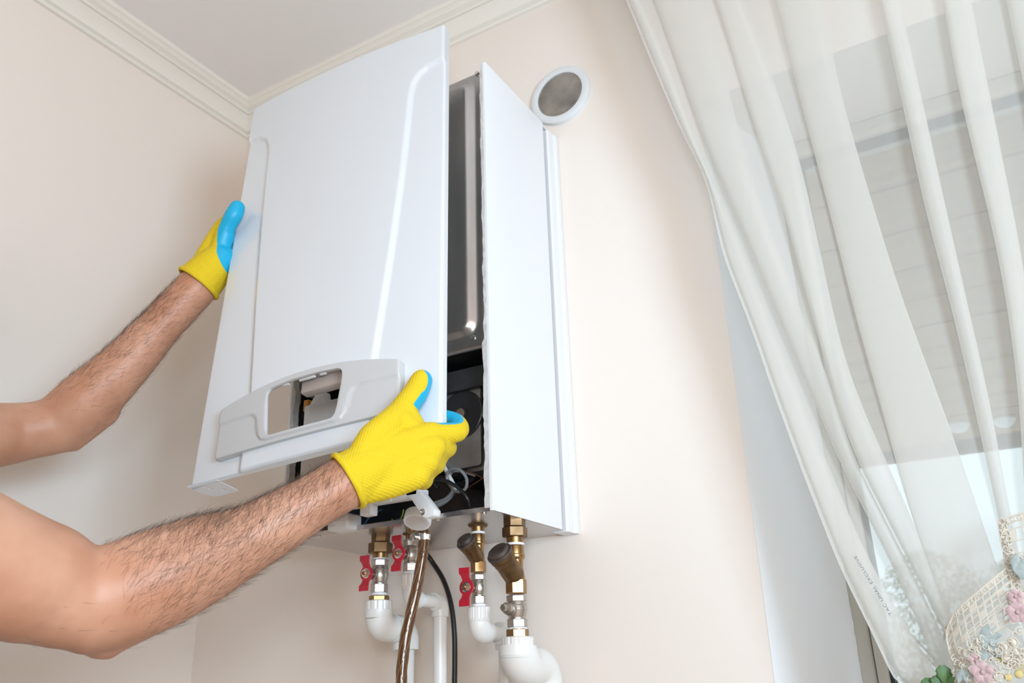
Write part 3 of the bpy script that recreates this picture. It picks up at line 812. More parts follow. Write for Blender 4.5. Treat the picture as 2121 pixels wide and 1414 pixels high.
# ------------------------------------------------------------------ pipework under the boiler (all on the line y = CY)
CY = -0.165
def hexn(mb, x, z0, z1, r, y=CY, ch=0.0012):
    mb.lathe((x, y, z1), (0, 0, -1), [(0, r * 0.93), (ch, r), (z1 - z0 - ch, r), (z1 - z0, r * 0.93)], 6, phase=0.35)
def rnd(mb, x, prof, y=CY, n=28):
    z1 = prof[0][0]
    mb.lathe((x, y, z1), (0, 0, -1), [(z1 - z, r) for z, r in prof], n)

X1, X2, X3, X4 = -0.886, -0.8245, -0.7015, -0.638


def union(name, label, x, z_top, z_mid, z_nut, z_neck, z_tape, rt, rn, rk):
    t = thing(name, label, 'pipe fitting', (x, CY, z_tape), 'brass unions under the boiler')
    mb = MB(); hexn(mb, x, z_mid, z_top, rt); mb.build('hex_collar', M_BRASSD, t, angle=20)
    if z_mid > z_nut + 0.002:
        mb = MB(); hexn(mb, x, z_nut, z_mid, rn); mb.build('union_nut', M_BRASSD, t, angle=20)
    mb = MB(); rnd(mb, x, [(z_nut + 0.002, rk), (z_neck, rk)]); mb.build('neck', M_BRASS, t)
    mb = MB(); rnd(mb, x, [(z_neck, rk * 1.06), (z_tape + 0.0005, rk * 1.1), (z_tape, rk * 0.9)]); mb.build('thread_tape', M_TAPE, t)
    return t


union('union_fitting', 'brass union over the lower red-handled valve at far left, white tape below', X1, 1.4275, 1.4186, 1.4020, 1.3945, 1.3922, 0.01461, 0.01916, 0.01222)
union('union_fitting', 'short brass union over the upper red-handled valve beside the hose clamp', X2, 1.4275, 1.4242, 1.4235, 1.4175, 1.4161, 0.01432, 0.01432, 0.00941)
union('union_fitting', 'small brass union above the smaller strainer, white tape round its neck', X3, 1.4275, 1.4251, 1.4229, 1.4158, 1.4123, 0.01585, 0.01440, 0.00971)
union('union_fitting', 'large brass union above the bigger strainer at far right', X4, 1.4275, 1.4153, 1.4008, 1.3926, 1.3891, 0.01617, 0.01857, 0.01222)


def strainer(label, x, z0, z1, ztee, r, rb, blen, bs):
    """Y strainer: straight body with a slanted screen pocket rising towards the room"""
    t = thing('y_strainer', label, 'strainer', (x, CY, z1), 'brass strainers')
    h = z0 - z1
    mb = MB()
    rnd(mb, x, [(z0, r * 0.86), (z0 - 0.002, r * 0.92), (z0 - h * 0.18, r * 0.92), (z0 - h * 0.20, r * 0.99), (z0 - h * 0.25, r * 0.99), (z0 - h * 0.30, r * 0.80), (z0 - h * 0.45, r * 0.76), (z0 - h * 0.58, r * 0.86), (z0 - h * 0.72, r * 0.94)])
    hexn(mb, x, z1, z0 - h * 0.70, r * 1.08)
    mb.build('body', M_BRASS, t, angle=25)
    dr = Vector((-0.12, -0.72, 0.68)).normalized()
    o = Vector((x, CY, ztee))
    mb = MB(); mb.lathe(o, dr, [(0.0, rb * 0.8), (0.006, rb * 0.98), (blen * 0.55, rb * 1.0), (blen * 0.57, rb * 1.06), (blen * 0.70, rb * 1.1), (blen * 0.72, rb * 1.16), (blen * 0.84, rb * 1.16)], 28)
    mb.build('screen_pocket', M_BRASSD, t, angle=25)
    mb = MB(); mb.lathe(o + dr * blen * 0.83, dr, [(0, rb * 1.22), (0.0015, rb * 1.24), (0.004, rb * 1.22), (0.0042, rb * 1.02), (0.0085, rb * 0.98), (0.0095, rb * 0.86), (0.0097, 0.001)], 28)
    mb.build('cap', M_CAPD, t, angle=25)
    return t


strainer('smaller aged brass strainer with a dark cap, above the front red-handled valve', X3, 1.4123, 1.3564, 1.3746, 0.01074, 0.01212, 0.040, 1)
strainer('larger aged brass strainer with a dark chipped cap, at far right', X4, 1.3891, 1.3219, 1.3431, 0.01388, 0.01558, 0.054, 1)


def valve(label, x, z0, z1, r, zc, handle):
    t = thing('ball_valve', label, 'valve', (x, CY, z1), 'ball valves')
    h = z0 - z1
    mb = MB()
    hexn(mb, x, z0 - h * 0.20, z0, r * 1.02)
    rnd(mb, x, [(z0 - h * 0.19, r * 0.92), (z0 - h * 0.24, r * 0.98), (z0 - h * 0.30, r * 1.04), (z0 - h * 0.33, r * 0.97), (z0 - h * 0.40, r * 1.02), (zc, r * 1.05), (zc - h * 0.08, r * 0.99), (z0 - h * 0.67, r * 0.86), (z0 - h * 0.70, r * 0.90), (z0 - h * 0.74, r * 0.90)])
    hexn(mb, x, z1, z0 - h * 0.73, r * 1.0)
    mb.build('valve_body', M_NICKEL, t, angle=22)
    mb = MB(); rnd(mb, x, [(z1 + 0.0004, r * 0.9), (z1, r * 0.95), (z1 - 0.0035, r * 0.93)]); mb.build('thread_tape', M_TAPE, t)
    mb = MB(); mb.lathe((x, CY, zc), (0, -1, 0), [(0, r * 0.55), (r * 1.25, r * 0.5), (r * 1.3, r * 0.62), (r * 1.5, r * 0.62), (r * 1.52, 0.003), (0.036 if handle else 0.026, 0.003)], 18); mb.build('stem', M_NICKEL, t, angle=25)
    if handle:
        ys = CY - 0.030
        pts = []
        for k in range(25):
            a = PI * 2 * k / 24
        R0 = 0.0115; hw = 0.0085; L = 0.0265
        prof = []
        a0 = math.asin(0.0065 / R0)
        arc = lambda s: [(R0 * math.cos(a), R0 * math.sin(a)) for a in np.linspace(-PI / 2 + a0, PI / 2 - a0, 9)] if s > 0 else [(-R0 * math.cos(a), -R0 * math.sin(a)) for a in np.linspace(-PI / 2 + a0, PI / 2 - a0, 9)]
        prof = arc(1) + [(0.0065, 0.0145), (hw, 0.019), (hw, L), (-hw, L), (-hw, 0.019), (-0.0065, 0.0145)] + arc(-1) + [(-0.0065, -0.0145), (-hw, -0.019), (-hw, -L), (hw, -L), (hw, -0.019), (0.0065, -0.0145)]
        def bend(px, pz, dy):
            # wings swept towards the room
            k = max(0, abs(pz) - 0.0105)
            return (x + px, ys + dy - 0.0 - min(k, 0.008) * 0.75, zc + pz)
        mb = MB()
        # build as strips so that the sweep bends
        for dy in (0,):
            f0 = [bend(px, pz, 0) for px, pz in prof]; f1 = [bend(px, pz, -0.0028) for px, pz in prof]
            n = len(prof)
            bm = bmesh.new()
            vs0 = [bm.verts.new(p) for p in f0]; bm.faces.new(vs0)
            g = bmesh.ops.extrude_face_region(bm, geom=list(bm.faces))
            vv = [v for v in g['geom'] if isinstance(v, bmesh.types.BMVert)]
            bmesh.ops.translate(bm, vec=(0, -0.0028, 0), verts=vv)
            bmesh.ops.triangulate(bm, faces=[f for f in bm.faces if len(f.verts) > 4])
            bmesh.ops.recalc_face_normals(bm, faces=bm.faces)
            me = bpy.data.meshes.new('butterfly_handle'); bm.to_mesh(me); bm.free(); me.materials.append(M_RED)
            ho = bpy.data.objects.new('butterfly_handle', me); COL.objects.link(ho); attach(ho, t)
        mb = MB(); mb.lathe((x, ys - 0.0028, zc), (0, -1, 0), [(0, 0.0075), (0.0008, 0.0075), (0.0009, 0.0058)], 20); mb.lathe((x, ys - 0.0036, zc), (0, -1, 0), [(0, 0.0056), (0.0005, 0.006), (0.0042, 0.006), (0.005, 0.0054), (0.005, 0.0032)], 6)
        mb.build('nut', M_CHROME, t, angle=20)
        mb = MB(); mb.lathe((x, ys - 0.004, zc), (0, -1, 0), [(0, 0.003), (0.0062, 0.003), (0.0066, 0.0024)], 12); mb.build('stem_end', M_BRASS, t)
    else:
        mb = MB(); mb.lathe((x, CY - 0.020, zc + 0.001), (0, -1, 0), [(0, 0.0072), (0.0015, 0.0078), (0.009, 0.0078), (0.0095, 0.006)], 20)
        mb.lathe((x, CY - 0.0295, zc + 0.001), (0, -1, 0), [(0, 0.0052), (0.008, 0.0052), (0.0088, 0.0044)], 6); mb.build('lock_nut', M_NICKEL, t, angle=20)
    return t


valve('lowest-left ball valve with red butterfly handle, leftmost under the boiler', X1, 1.3923, 1.3414, 0.01326, 1.3685, True)
valve('ball valve with red butterfly handle half behind the brown hose', X2, 1.4163, 1.3686, 0.01233, 1.3926, True)
valve('ball valve with red butterfly handle, right of the black cable', X3, 1.3543, 1.3124, 0.01087, 1.3339, True)
valve('nickel ball valve without a handle, only a round lock nut, far right', X4, 1.3199, 1.2765, 0.01424, 1.3004, False)


def ppr(label, x, zcap, zteeth, zc0, rc, rel, zel, yel, zcol, rcol, rp, zend, teeth, ring, rext=None, leg=None):
    """white plastic transition cap, elbow towards the wall, second elbow down, pipe"""
    t = thing('plastic_pipe', label, 'pipe', (x, CY, zcap), 'white plastic pipes')
    if ring:
        mb = MB(); hexn(mb, x, zcap - 0.001, zcap + ring, rc * 0.72); mb.build('brass_insert', M_BRASS, t, angle=20)
    mb = MB()
    prof = [(zcap, rc * 0.80), (zcap - 0.0005, rc * 0.93), (zcap - 0.0015, rc), (zteeth, rc), (zteeth - 0.0003, rc * 1.015), (zc0, rc * 1.0), (zc0 - 0.003, rel * 0.99)]
    n = teeth * 4; rg = []
    for z, r in prof:
        ringp = []
        for k in range(n):
            a = 2 * PI * k / n
            rr = r * (0.955 if (k % 4 == 0 and zteeth - 1e-6 < z < zcap - 0.001) else 1.0)
            ringp.append((x + rr * math.cos(a), CY + rr * math.sin(a), z))
        rg.append(ringp)
    mb.rings(rg); mb.build('threaded_cap', M_PPR, t, angle=25)
    # elbow: down then towards the wall
    k = rel * 0.95
    path = [Vector((x, CY, zc0))]; rr = [rel]
    for a in np.linspace(0, PI / 2, 9):
        path.append(Vector((x, CY + k - k * math.cos(a), zel + k - k * math.sin(a)))); rr.append(rel * (1 + 0.04 * math.sin(2 * a)))
    path.append(Vector((x, CY + k + rel * 0.5, zel))); rr.append(rel)
    mb = MB(); mb.tube(path, rr, 28); 
    if leg: mb.tube([path[-1], Vector((x, yel - rcol * 0.6, zel))], leg, 24)
    mb.build('elbow', M_PPR, t, angle=50)
    # second elbow
    k2 = rcol * 0.95
    path = [Vector((x, yel - k2 - (rcol * 0.3 if leg else rcol * 0.7), zel)), Vector((x, yel - k2, zel))]
    for a in np.linspace(0, PI / 2, 9)[1:]:
        path.append(Vector((x, yel - k2 + k2 * math.sin(a), zel - k2 + k2 * math.cos(a))))
    path.append(Vector((x, yel, zcol)))
    mb = MB(); mb.tube(path, rcol, 28); mb.build('lower_elbow', M_PPR, t, angle=50)
    mb = MB(); mb.tube([(x, yel, zcol + 0.003), (x, yel, zend)], rp, 24); mb.build('pipe', M_PPR, t)
    return t


ppr('white plastic elbow pipe below the lowest-left red valve, wide notched cap', X1, 1.3306, 1.3169, 1.3069, 0.02164, 0.02072, 1.2913, -0.0947, (-0.8846, -0.0947, 1.2599)[2], 0.02075, 0.01369, 0.05, 12, 0.007)
ppr('slim white plastic pipe dropping beside the black cable, ribbed cap on top', X2, 1.3651, 1.3471, 1.3450, 0.01405, 0.01323, 1.3286, -0.088, (-0.8241, -0.0880, 1.3063)[2], 0.01338, 0.01057, 0.05, 22, 0, leg=0.00989)
ppr('white plastic elbow pipe below the middle red valve, ribbed cap, leg behind', X3, 1.3090, 1.2924, 1.2904, 0.01666, 0.01553, 1.2746, -0.092, (-0.7018, -0.0920, 1.2521)[2], 0.01583, 0.01141, 0.05, 22, 0, leg=0.01082)
ppr('largest white plastic elbow pipe below the far-right valve, at the frame bottom', X4, 1.2650, 1.2499, 1.2405, 0.02204, 0.02644, 1.2273, -0.0933, (-0.6386, -0.0933, 1.1878)[2], 0.02620, 0.01851, 0.05, 12, 0.010)

# drain hose with clamp
hose = thing('drain_hose', 'brown see-through braided drain hose hanging from a metal clamp', 'hose', (-0.7698, -0.2050, 1.4161))
hp = [(-0.7716, -0.2050, 1.4206), (-0.7714, -0.2050, 1.4014), (-0.7740, -0.2080, 1.3699), (-0.7809, -0.2140, 1.3223), (-0.7892, -0.2200, 1.2761), (-0.7921, -0.2240, 1.2375), (-0.7921, -0.2260, 1.1998), (-0.7932, -0.2200, 1.0971)]
HR = 0.00782
mb = MB(); mb.tube(hp, HR, 18, smooth=8); mb.build('hose_tube', M_HOSE, hose)
hv, _ = catmull([Vector(p) for p in hp], [1] * len(hp), 14)
mb = MB()
for s in (-1, 1):
    for ph in range(5):
        pts = []
        for i, p in enumerate(hv):
            tdir = (hv[min(i + 1, len(hv) - 1)] - hv[max(i - 1, 0)]).normalized()
            e1 = tdir.cross(Vector((0, 1, 0))).normalized(); e2 = tdir.cross(e1)
            a = s * i * 0.085 + ph * 2 * PI / 5
            pts.append(p + (e1 * math.cos(a) + e2 * math.sin(a)) * HR * 1.005)
        mb.tube(pts, 0.0004, 5)
mb.build('braid', M_BRAID, hose)
cc = Vector((-0.7715, -0.2050, 1.4106)); td = (Vector(hp[2]) - Vector(hp[1])).normalized()
mb = MB(); mb.lathe(cc - Vector((0, 0, 0.0045)), (0, 0, 1), [(0, HR * 1.06), (0, HR * 1.13), (0.009, HR * 1.13), (0.009, HR * 1.06)], 28)
for k in range(28):
    a = 2 * PI * k / 28; q = cc + Vector((math.cos(a), math.sin(a), 0)) * HR * 1.14
    mb.box((-0.0005, -0.0004, -0.0035), (0.0005, 0.0004, 0.0035), mat=Matrix.Translation(q) @ Matrix.Rotation(a, 4, 'Z') @ Matrix.Rotation(0.2, 4, 'X'))
clamp = mb.build('hose_clamp', M_CHROME, hose, angle=30)
mb = MB(); q = cc + Vector((-0.010, -0.011, 0)); mb.lathe(q, (0.25, -0.95, 0.1), [(0, 0.0052), (0.004, 0.0052), (0.006, 0.0045), (0.006, 0.003), (0.0045, 0.0025), (0.0045, 0.0004)], 18); mb.box((q.x - 0.006, q.y + 0.0, q.z - 0.005), (q.x + 0.009, q.y + 0.008, q.z + 0.005)); mb.build('clamp_screw', M_CHROME, clamp, angle=30)
# black cable down the wall
mb = MB(); mb.tube([(-0.8963, -0.0500, 1.4528), (-0.8983, -0.0300, 1.4226), (-0.8950, -0.0160, 1.4074), (-0.8737, -0.0100, 1.3738), (-0.8584, -0.0090, 1.3332), (-0.8516, -0.0090, 1.2865), (-0.8508, -0.0090, 1.2414), (-0.8519, -0.0090, 1.1901), (-0.8531, -0.0090, 1.0780)], 0.0043, 12, smooth=8)
tag(mb.build('power_cable', M_CABLE), 'thick black cable running down the wall behind the brown hose', 'cable')

# ------------------------------------------------------------------ round wall vent
vc = Vector((-0.6008, -0.0120, 2.2707))
vent = thing('wall_vent', 'round white ventilation grille high on the wall right of the boiler', 'vent', (vc.x, 0, vc.z))
VR = 0.064
mb = MB(); mb.lathe((vc.x, 0, vc.z), (0, -1, 0), [(0, VR * 1.0), (0.006, VR * 1.0), (0.0085, VR * 0.985), (0.0095, VR * 0.955), (0.0098, VR * 0.80), (0.0090, VR * 0.765), (0.004, VR * 0.75), (0.0005, VR * 0.75)], 64, cap1=False); mb.build('rim', M_VENT, vent, angle=30)
mb = MB(); n = 36; R = VR * 0.75
for k in range(n):
    q = -R + 2 * R * (k + 0.5) / n; hlf = math.sqrt(max(R * R - q * q, 0))
    for ori in (0, 1):
        w = 0.0005
        if ori == 0: mb.box((vc.x + q - w, -0.0068, vc.z - hlf), (vc.x + q + w, -0.006, vc.z + hlf))
        else: mb.box((vc.x - hlf, -0.0074, vc.z + q - w), (vc.x + hlf, -0.0066, vc.z + q + w))
o = mb.build('wire_mesh', M_MESH, vent, smooth=False); o['kind'] = 'stuff'
mb = MB(); mb.lathe((vc.x, -0.001, vc.z), (0, -1, 0), [(0, R), (0.0015, R * 0.99)], 40); mb.build('duct', M_DUCT, vent)

# ------------------------------------------------------------------ the person: one continuous body, both arms raised to the cover
V = Vector
CAMR = Vector([row[0] for row in [[0.857751, 0.213685, 0.46755], [0.513334, -0.307525, -0.801197], [-0.02742, 0.927236, -0.373472]]]); CAMU = Vector([row[1] for row in [[0.857751, 0.213685, 0.46755], [0.513334, -0.307525, -0.801197], [-0.02742, 0.927236, -0.373472]]]); CAMB = Vector([row[2] for row in [[0.857751, 0.213685, 0.46755], [0.513334, -0.307525, -0.801197], [-0.02742, 0.927236, -0.373472]]])
PU = Vector([row[0] for row in [[0.99232, -0.084764, -0.090093], [0.096794, 0.985571, 0.138853], [0.077024, -0.146507, 0.986206]]]); PN = Vector([row[1] for row in [[0.99232, -0.084764, -0.090093], [0.096794, 0.985571, 0.138853], [0.077024, -0.146507, 0.986206]]]); PW = Vector([row[2] for row in [[0.99232, -0.084764, -0.090093], [0.096794, 0.985571, 0.138853], [0.077024, -0.146507, 0.986206]]])
SR, SL = V((-0.8099, -0.9607, 1.3594)), V((-1.1912, -0.8045, 1.4842))
mid = (SR + SL) / 2
across = (SR - SL).normalized()
fwd = V((-across.y, across.x, 0)).normalized()
up = V((0, 0, 1))
chest = mid - up * 0.09 - fwd * 0.06
waist = mid - up * 0.30 - fwd * 0.07
pelvis = V((mid.x - fwd.x * 0.06, mid.y - fwd.y * 0.06, 0.93))
lat = V((across.x, across.y, 0)).normalized()
hipR, hipL = pelvis + lat * 0.095 - up * 0.03, pelvis - lat * 0.095 - up * 0.03
kneeR, kneeL = V((hipR.x + 0.02, hipR.y + 0.03, 0.50)), V((hipL.x - 0.03, hipL.y + 0.06, 0.50))
ankR, ankL = V((hipR.x + 0.03, hipR.y - 0.03, 0.09)), V((hipL.x - 0.04, hipL.y + 0.03, 0.09))
neck0, neck1 = mid + up * 0.02 - fwd * 0.045, mid + up * 0.13 - fwd * 0.02
head = mid + up * 0.265 - fwd * 0.03 - lat * 0.085
look = (V((-0.95, -0.35, 1.75)) - head).normalized()

armR = [V((-0.6466, -0.5021, 1.4316)), V((-0.6557, -0.5079, 1.4245)), V((-0.6830, -0.5366, 1.3984)), V((-0.7268, -0.5810, 1.3585)), V((-0.7537, -0.6172, 1.3356)), V((-0.7738, -0.6508, 1.3155)), V((-0.7970, -0.6815, 1.2988)), V((-0.8073, -0.7017, 1.2889))]
rR = [0.02562, 0.03104, 0.03095, 0.03682, 0.04710, 0.05179, 0.05256, 0.04974]
uarmR = [V((-0.8058, -0.6969, 1.2858)), V((-0.8135, -0.7220, 1.2926)), V((-0.8213, -0.7478, 1.3035)), V((-0.8238, -0.7915, 1.3137)), V((-0.8196, -0.8616, 1.3355)), SR]
ruR = [0.04218, 0.04904, 0.05663, 0.05904, 0.05868, 0.062]
armL = [V((-1.0530, -0.4193, 1.8429)), V((-1.0662, -0.4250, 1.8172)), V((-1.1063, -0.4536, 1.7480)), V((-1.1497, -0.4821, 1.6745)), V((-1.1885, -0.5057, 1.6230)), V((-1.2212, -0.5217, 1.5897))]
rL = [0.02972, 0.03285, 0.03290, 0.03966, 0.04643, 0.04389]
uarmL = [V((-1.2199, -0.5197, 1.5869)), V((-1.2401, -0.5561, 1.5728)), V((-1.2532, -0.5896, 1.5614)), V((-1.2383, -0.6893, 1.5262)), SL]
ruL = [0.04242, 0.04304, 0.04712, 0.04917, 0.056]
parts = [capsule(armR, rR, 20), capsule(uarmR, ruR, 20), capsule(armL, rL, 20), capsule(uarmL, ruL, 20),
         # olecranon and the brachioradialis swell of each elbow
         capsule([V((-0.8151, -0.6819, 1.2582)), V((-0.7895, -0.6559, 1.2801))], [0.02269, 0.02560]), capsule([V((-0.8150, -0.6758, 1.2506)), V((-0.8200, -0.7310, 1.2826))], [0.01548, 0.03269]),
         capsule([V((-1.2153, -0.4994, 1.5627)), V((-1.1785, -0.4821, 1.6117))], [0.01468, 0.02525]),
         capsule([V((-0.7887, -0.6731, 1.3312)), V((-0.7568, -0.6326, 1.3513))], [0.02674, 0.02240])]
parts += [capsule([SR, SR.lerp(mid, 0.55) - fwd * 0.03], [0.066, 0.075]), capsule([SL, SL.lerp(mid, 0.55) - fwd * 0.03], [0.062, 0.075]),
          capsule([chest + lat * 0.075, waist + lat * 0.05, pelvis + lat * 0.06], [0.115, 0.10, 0.105]), capsule([chest - lat * 0.075, waist - lat * 0.05, pelvis - lat * 0.06], [0.115, 0.10, 0.105]),
          capsule([neck0, neck1, head - up * 0.05 - look * 0.02], [0.064, 0.058, 0.056]),
          capsule([hipR, kneeR, ankR], [0.088, 0.056, 0.036]), capsule([hipL, kneeL, ankL], [0.088, 0.056, 0.036]),
          capsule([ankR - up * 0.03, ankR - up * 0.05 + fwd * 0.14], [0.04, 0.03]), capsule([ankL - up * 0.03, ankL - up * 0.05 + fwd * 0.14], [0.04, 0.03])]
hside = look.cross(up).normalized(); hup = hside.cross(look).normalized()
parts += [capsule([head + look * 0.072 + hup * 0.026 + hside * 0.040, head + look * 0.080 + hup * 0.024, head + look * 0.072 + hup * 0.026 - hside * 0.040], [0.014, 0.014, 0.014]),
          capsule([head + look * 0.060 - hup * 0.018 + hside * 0.038, head + look * 0.072 - hup * 0.02 + hside * 0.026], [0.020, 0.016]), capsule([head + look * 0.060 - hup * 0.018 - hside * 0.038, head + look * 0.072 - hup * 0.02 - hside * 0.026], [0.020, 0.016]),
          capsule([head - look * 0.03 + hup * 0.035, head + look * 0.010 + hup * 0.03], [0.083, 0.076]), capsule([head + look * 0.045 - hup * 0.035, head + look * 0.06 - hup * 0.065], [0.055, 0.036]),
          capsule([head + look * 0.09 + hup * 0.012, head + look * 0.113 - hup * 0.02], [0.010, 0.014]),
          capsule([head + look * 0.088 - hup * 0.048 + hside * 0.018, head + look * 0.088 - hup * 0.048 - hside * 0.018], [0.010, 0.010]),
          capsule([head + hside * 0.080 + hup * 0.015, head + hside * 0.082 - hup * 0.02], [0.016, 0.011]), capsule([head - hside * 0.080 + hup * 0.015, head - hside * 0.082 - hup * 0.02], [0.016, 0.011])]
person = thing('person', 'person with bare hairy arms and yellow and blue work gloves holding the boiler cover', 'person', (pelvis.x, pelvis.y, 0))
body_me = remesh('body', parts, 0.0045, 7, [M_SKIN])
body = bpy.data.objects.new('body', body_me); COL.objects.link(body); attach(body, person)

# clothing (outside the picture)
def shirt_part():
    e = 0.008
    ps = [capsule([SR.lerp(V(uarmR[4]), 0.35), SR, SR.lerp(mid, 0.55) - fwd * 0.03], [0.083, 0.084, 0.092]), capsule([SL.lerp(V(uarmL[3]), 0.35), SL, SL.lerp(mid, 0.55) - fwd * 0.03], [0.078, 0.080, 0.092]),
          capsule([chest + lat * 0.075, waist + lat * 0.05, pelvis + lat * 0.06], [0.130, 0.116, 0.118]), capsule([chest - lat * 0.075, waist - lat * 0.05, pelvis - lat * 0.06], [0.130, 0.116, 0.118])]
    return remesh('tshirt', ps, 0.009, 5, [M_TSHIRT])
o = bpy.data.objects.new('tshirt', shirt_part()); COL.objects.link(o); attach(o, person)
o = bpy.data.objects.new('trousers', remesh('trousers', [capsule([pelvis + lat * 0.05, pelvis - lat * 0.05], [0.116, 0.116]), capsule([hipR, kneeR, ankR + up * 0.02], [0.102, 0.074, 0.060]), capsule([hipL, kneeL, ankL + up * 0.02], [0.102, 0.074, 0.060])], 0.009, 5, [M_TROUS])); COL.objects.link(o); attach(o, person)
for ak in (ankR, ankL):
    b0 = V((ak.x, ak.y, 0.045))
    o = bpy.data.objects.new('shoe', remesh('shoe', [capsule([b0 - fwd * 0.05, b0 + fwd * 0.15], [0.044, 0.04], flat=((0, 0, 1), 0.95)), capsule([b0, b0 + up * 0.05], [0.046, 0.046])], 0.006, 4, [M_SHOE])); COL.objects.link(o); attach(o, person)
o = bpy.data.objects.new('hair', remesh('hair', [capsule([head - look * 0.045 + hup * 0.05, head + look * 0.012 + hup * 0.066], [0.083, 0.068]), capsule([head - look * 0.06 - hup * 0.01, head - look * 0.055 + hup * 0.03], [0.06, 0.07])], 0.006, 4, [M_HAIRD])); COL.objects.link(o); attach(o, person)
for s in (-1, 1):
    ep = head + look * 0.0725 + hup * 0.010 + hside * (s * 0.031)
    mb = MB(); mb.sphere(ep, 0.0098, 16, 12); eo = mb.build('eye', M_EYE, person)
    mb = MB(); mb.sphere(ep + look * 0.0066, 0.0044, 12, 8); mb.build('iris', M_IRIS, eo)
    mb = MB(); mb.tube([ep + look * 0.010 + hup * 0.018 - hside * (s * 0.014), ep + look * 0.011 + hup * 0.021, ep + look * 0.002 + hup * 0.018 + hside * (s * 0.017)], [0.002, 0.0032, 0.0018], 8, smooth=4); mb.build('eyebrow', M_HAIRD, person)


def glove(name, bones, rim_c, rim_ax, rim_r, voxel, hand_ax, palm_dir, parent, extra_palm, border=None):
    ps = [capsule(b['p'], b['r'], 14) for b in bones]
    # sleeve from the wrist into the hand, cut open at the rim
    ps.append(capsule([rim_c + rim_ax * 0.02, rim_c - rim_ax * 0.014, rim_c - rim_ax * 0.05], [rim_r * 1.06, rim_r * 0.99, rim_r * 0.80], 20))
    me = remesh(name, ps, voxel, 7, [M_GLOVE])
    bm = bmesh.new(); bm.from_mesh(me)
    dead = [v for v in bm.verts if (v.co - rim_c).dot(rim_ax) > 0.0 and (v.co - rim_c).length < 0.12]
    bmesh.ops.delete(bm, geom=dead, context='VERTS'); bm.to_mesh(me); bm.free()
    n = len(me.vertices)
    co = np.empty(n * 3, np.float32); me.vertices.foreach_get('co', co); co = co.reshape(-1, 3)
    no = np.empty(n * 3, np.float32); me.vertex_normals.foreach_get('vector', no); no = no.reshape(-1, 3)
    best = np.full(n, 1e9); val = np.full(n, -1.0); kn = np.zeros((n, 3), np.float32)
    acc = 0.0
    for b in bones:
        for (p0, p1, r0, r1) in zip(b['p'][:-1], b['p'][1:], b['r'][:-1], b['r'][1:]):
            a = np.array(p0); d = np.array(p1) - a; L2 = d @ d
            t = np.clip((co - a) @ d / L2, 0, 1)
            dist = np.linalg.norm(co - a - t[:, None] * d, axis=1) - (r0 + (r1 - r0) * t)
            m = dist < best
            best[m] = dist[m]
            val[m] = (no[m] @ np.array(b['dir'])) - b['thr']
    rel = co - np.array(rim_c)
    s_ax = rel @ np.array(hand_ax)
    if border is None:
        val = np.minimum(val, (s_ax - extra_palm) * 25)
    else:
        ba, bl, tab = border          # coating edge as a curve across the hand
        val = (rel @ np.array(bl) - np.interp(rel @ np.array(ba), [t_[0] for t_ in tab], [t_[1] for t_ in tab])) * 25
    # smooth the colour border a little
    for _ in range(3):
        ev = np.empty(len(me.edges) * 2, np.int32); me.edges.foreach_get('vertices', ev); ev = ev.reshape(-1, 2)
        sm = val.copy(); ct = np.ones(n)
        np.add.at(sm, ev[:, 0], val[ev[:, 1]]); np.add.at(sm, ev[:, 1], val[ev[:, 0]]); np.add.at(ct, ev[:, 0], 1); np.add.at(ct, ev[:, 1], 1)
        val = sm / ct
    at = me.attributes.new('palm', 'FLOAT', 'POINT'); at.data.foreach_set('value', (0.5 + val * 0.8).astype(np.float32))
    ha = np.array(hand_ax); hc = np.cross(ha, np.array(palm_dir)); hc /= np.linalg.norm(hc)
    kn[:, 0] = s_ax * 2 * PI / 0.0042; kn[:, 1] = (rel @ hc) * 2 * PI / 0.0042
    at = me.attributes.new('knit', 'FLOAT_VECTOR', 'POINT'); at.data.foreach_set('vector', kn.ravel())
    me.polygons.foreach_set('use_smooth', [True] * len(me.polygons))
    o = bpy.data.objects.new(name, me); COL.objects.link(o); attach(o, parent)
    # rolled knit edge
    e1 = rim_ax.orthogonal().normalized(); e2 = rim_ax.cross(e1)
    mb = MB(); rg = []
    for k in range(64):
        a = 2 * PI * k / 64; rd = e1 * math.cos(a) + e2 * math.sin(a)
        rg.append([tuple(rim_c + rd * (rim_r * 1.0 + 0.0032 * math.cos(b2)) + rim_ax * (0.0042 * math.sin(b2))) for b2 in np.linspace(0, 2 * PI, 10, endpoint=False)])
    rg.append(rg[0]); mb.rings(rg, True, False, False)
    c2 = mb.build('glove_cuff', M_GLOVE, o)
    kk = np.zeros((len(c2.data.vertices), 3), np.float32); q = np.array([tuple(v.co) for v in c2.data.vertices])
    kk[:, 0] = np.arange(len(q)) // 10 * 0.9; kk[:, 1] = np.arange(len(q)) % 10 * 0.63 + PI / 2
    a2 = c2.data.attributes.new('knit', 'FLOAT_VECTOR', 'POINT'); a2.data.foreach_set('vector', kk.ravel())
    a2 = c2.data.attributes.new('palm', 'FLOAT', 'POINT'); a2.data.foreach_set('value', np.zeros(len(q), np.float32))
    return o


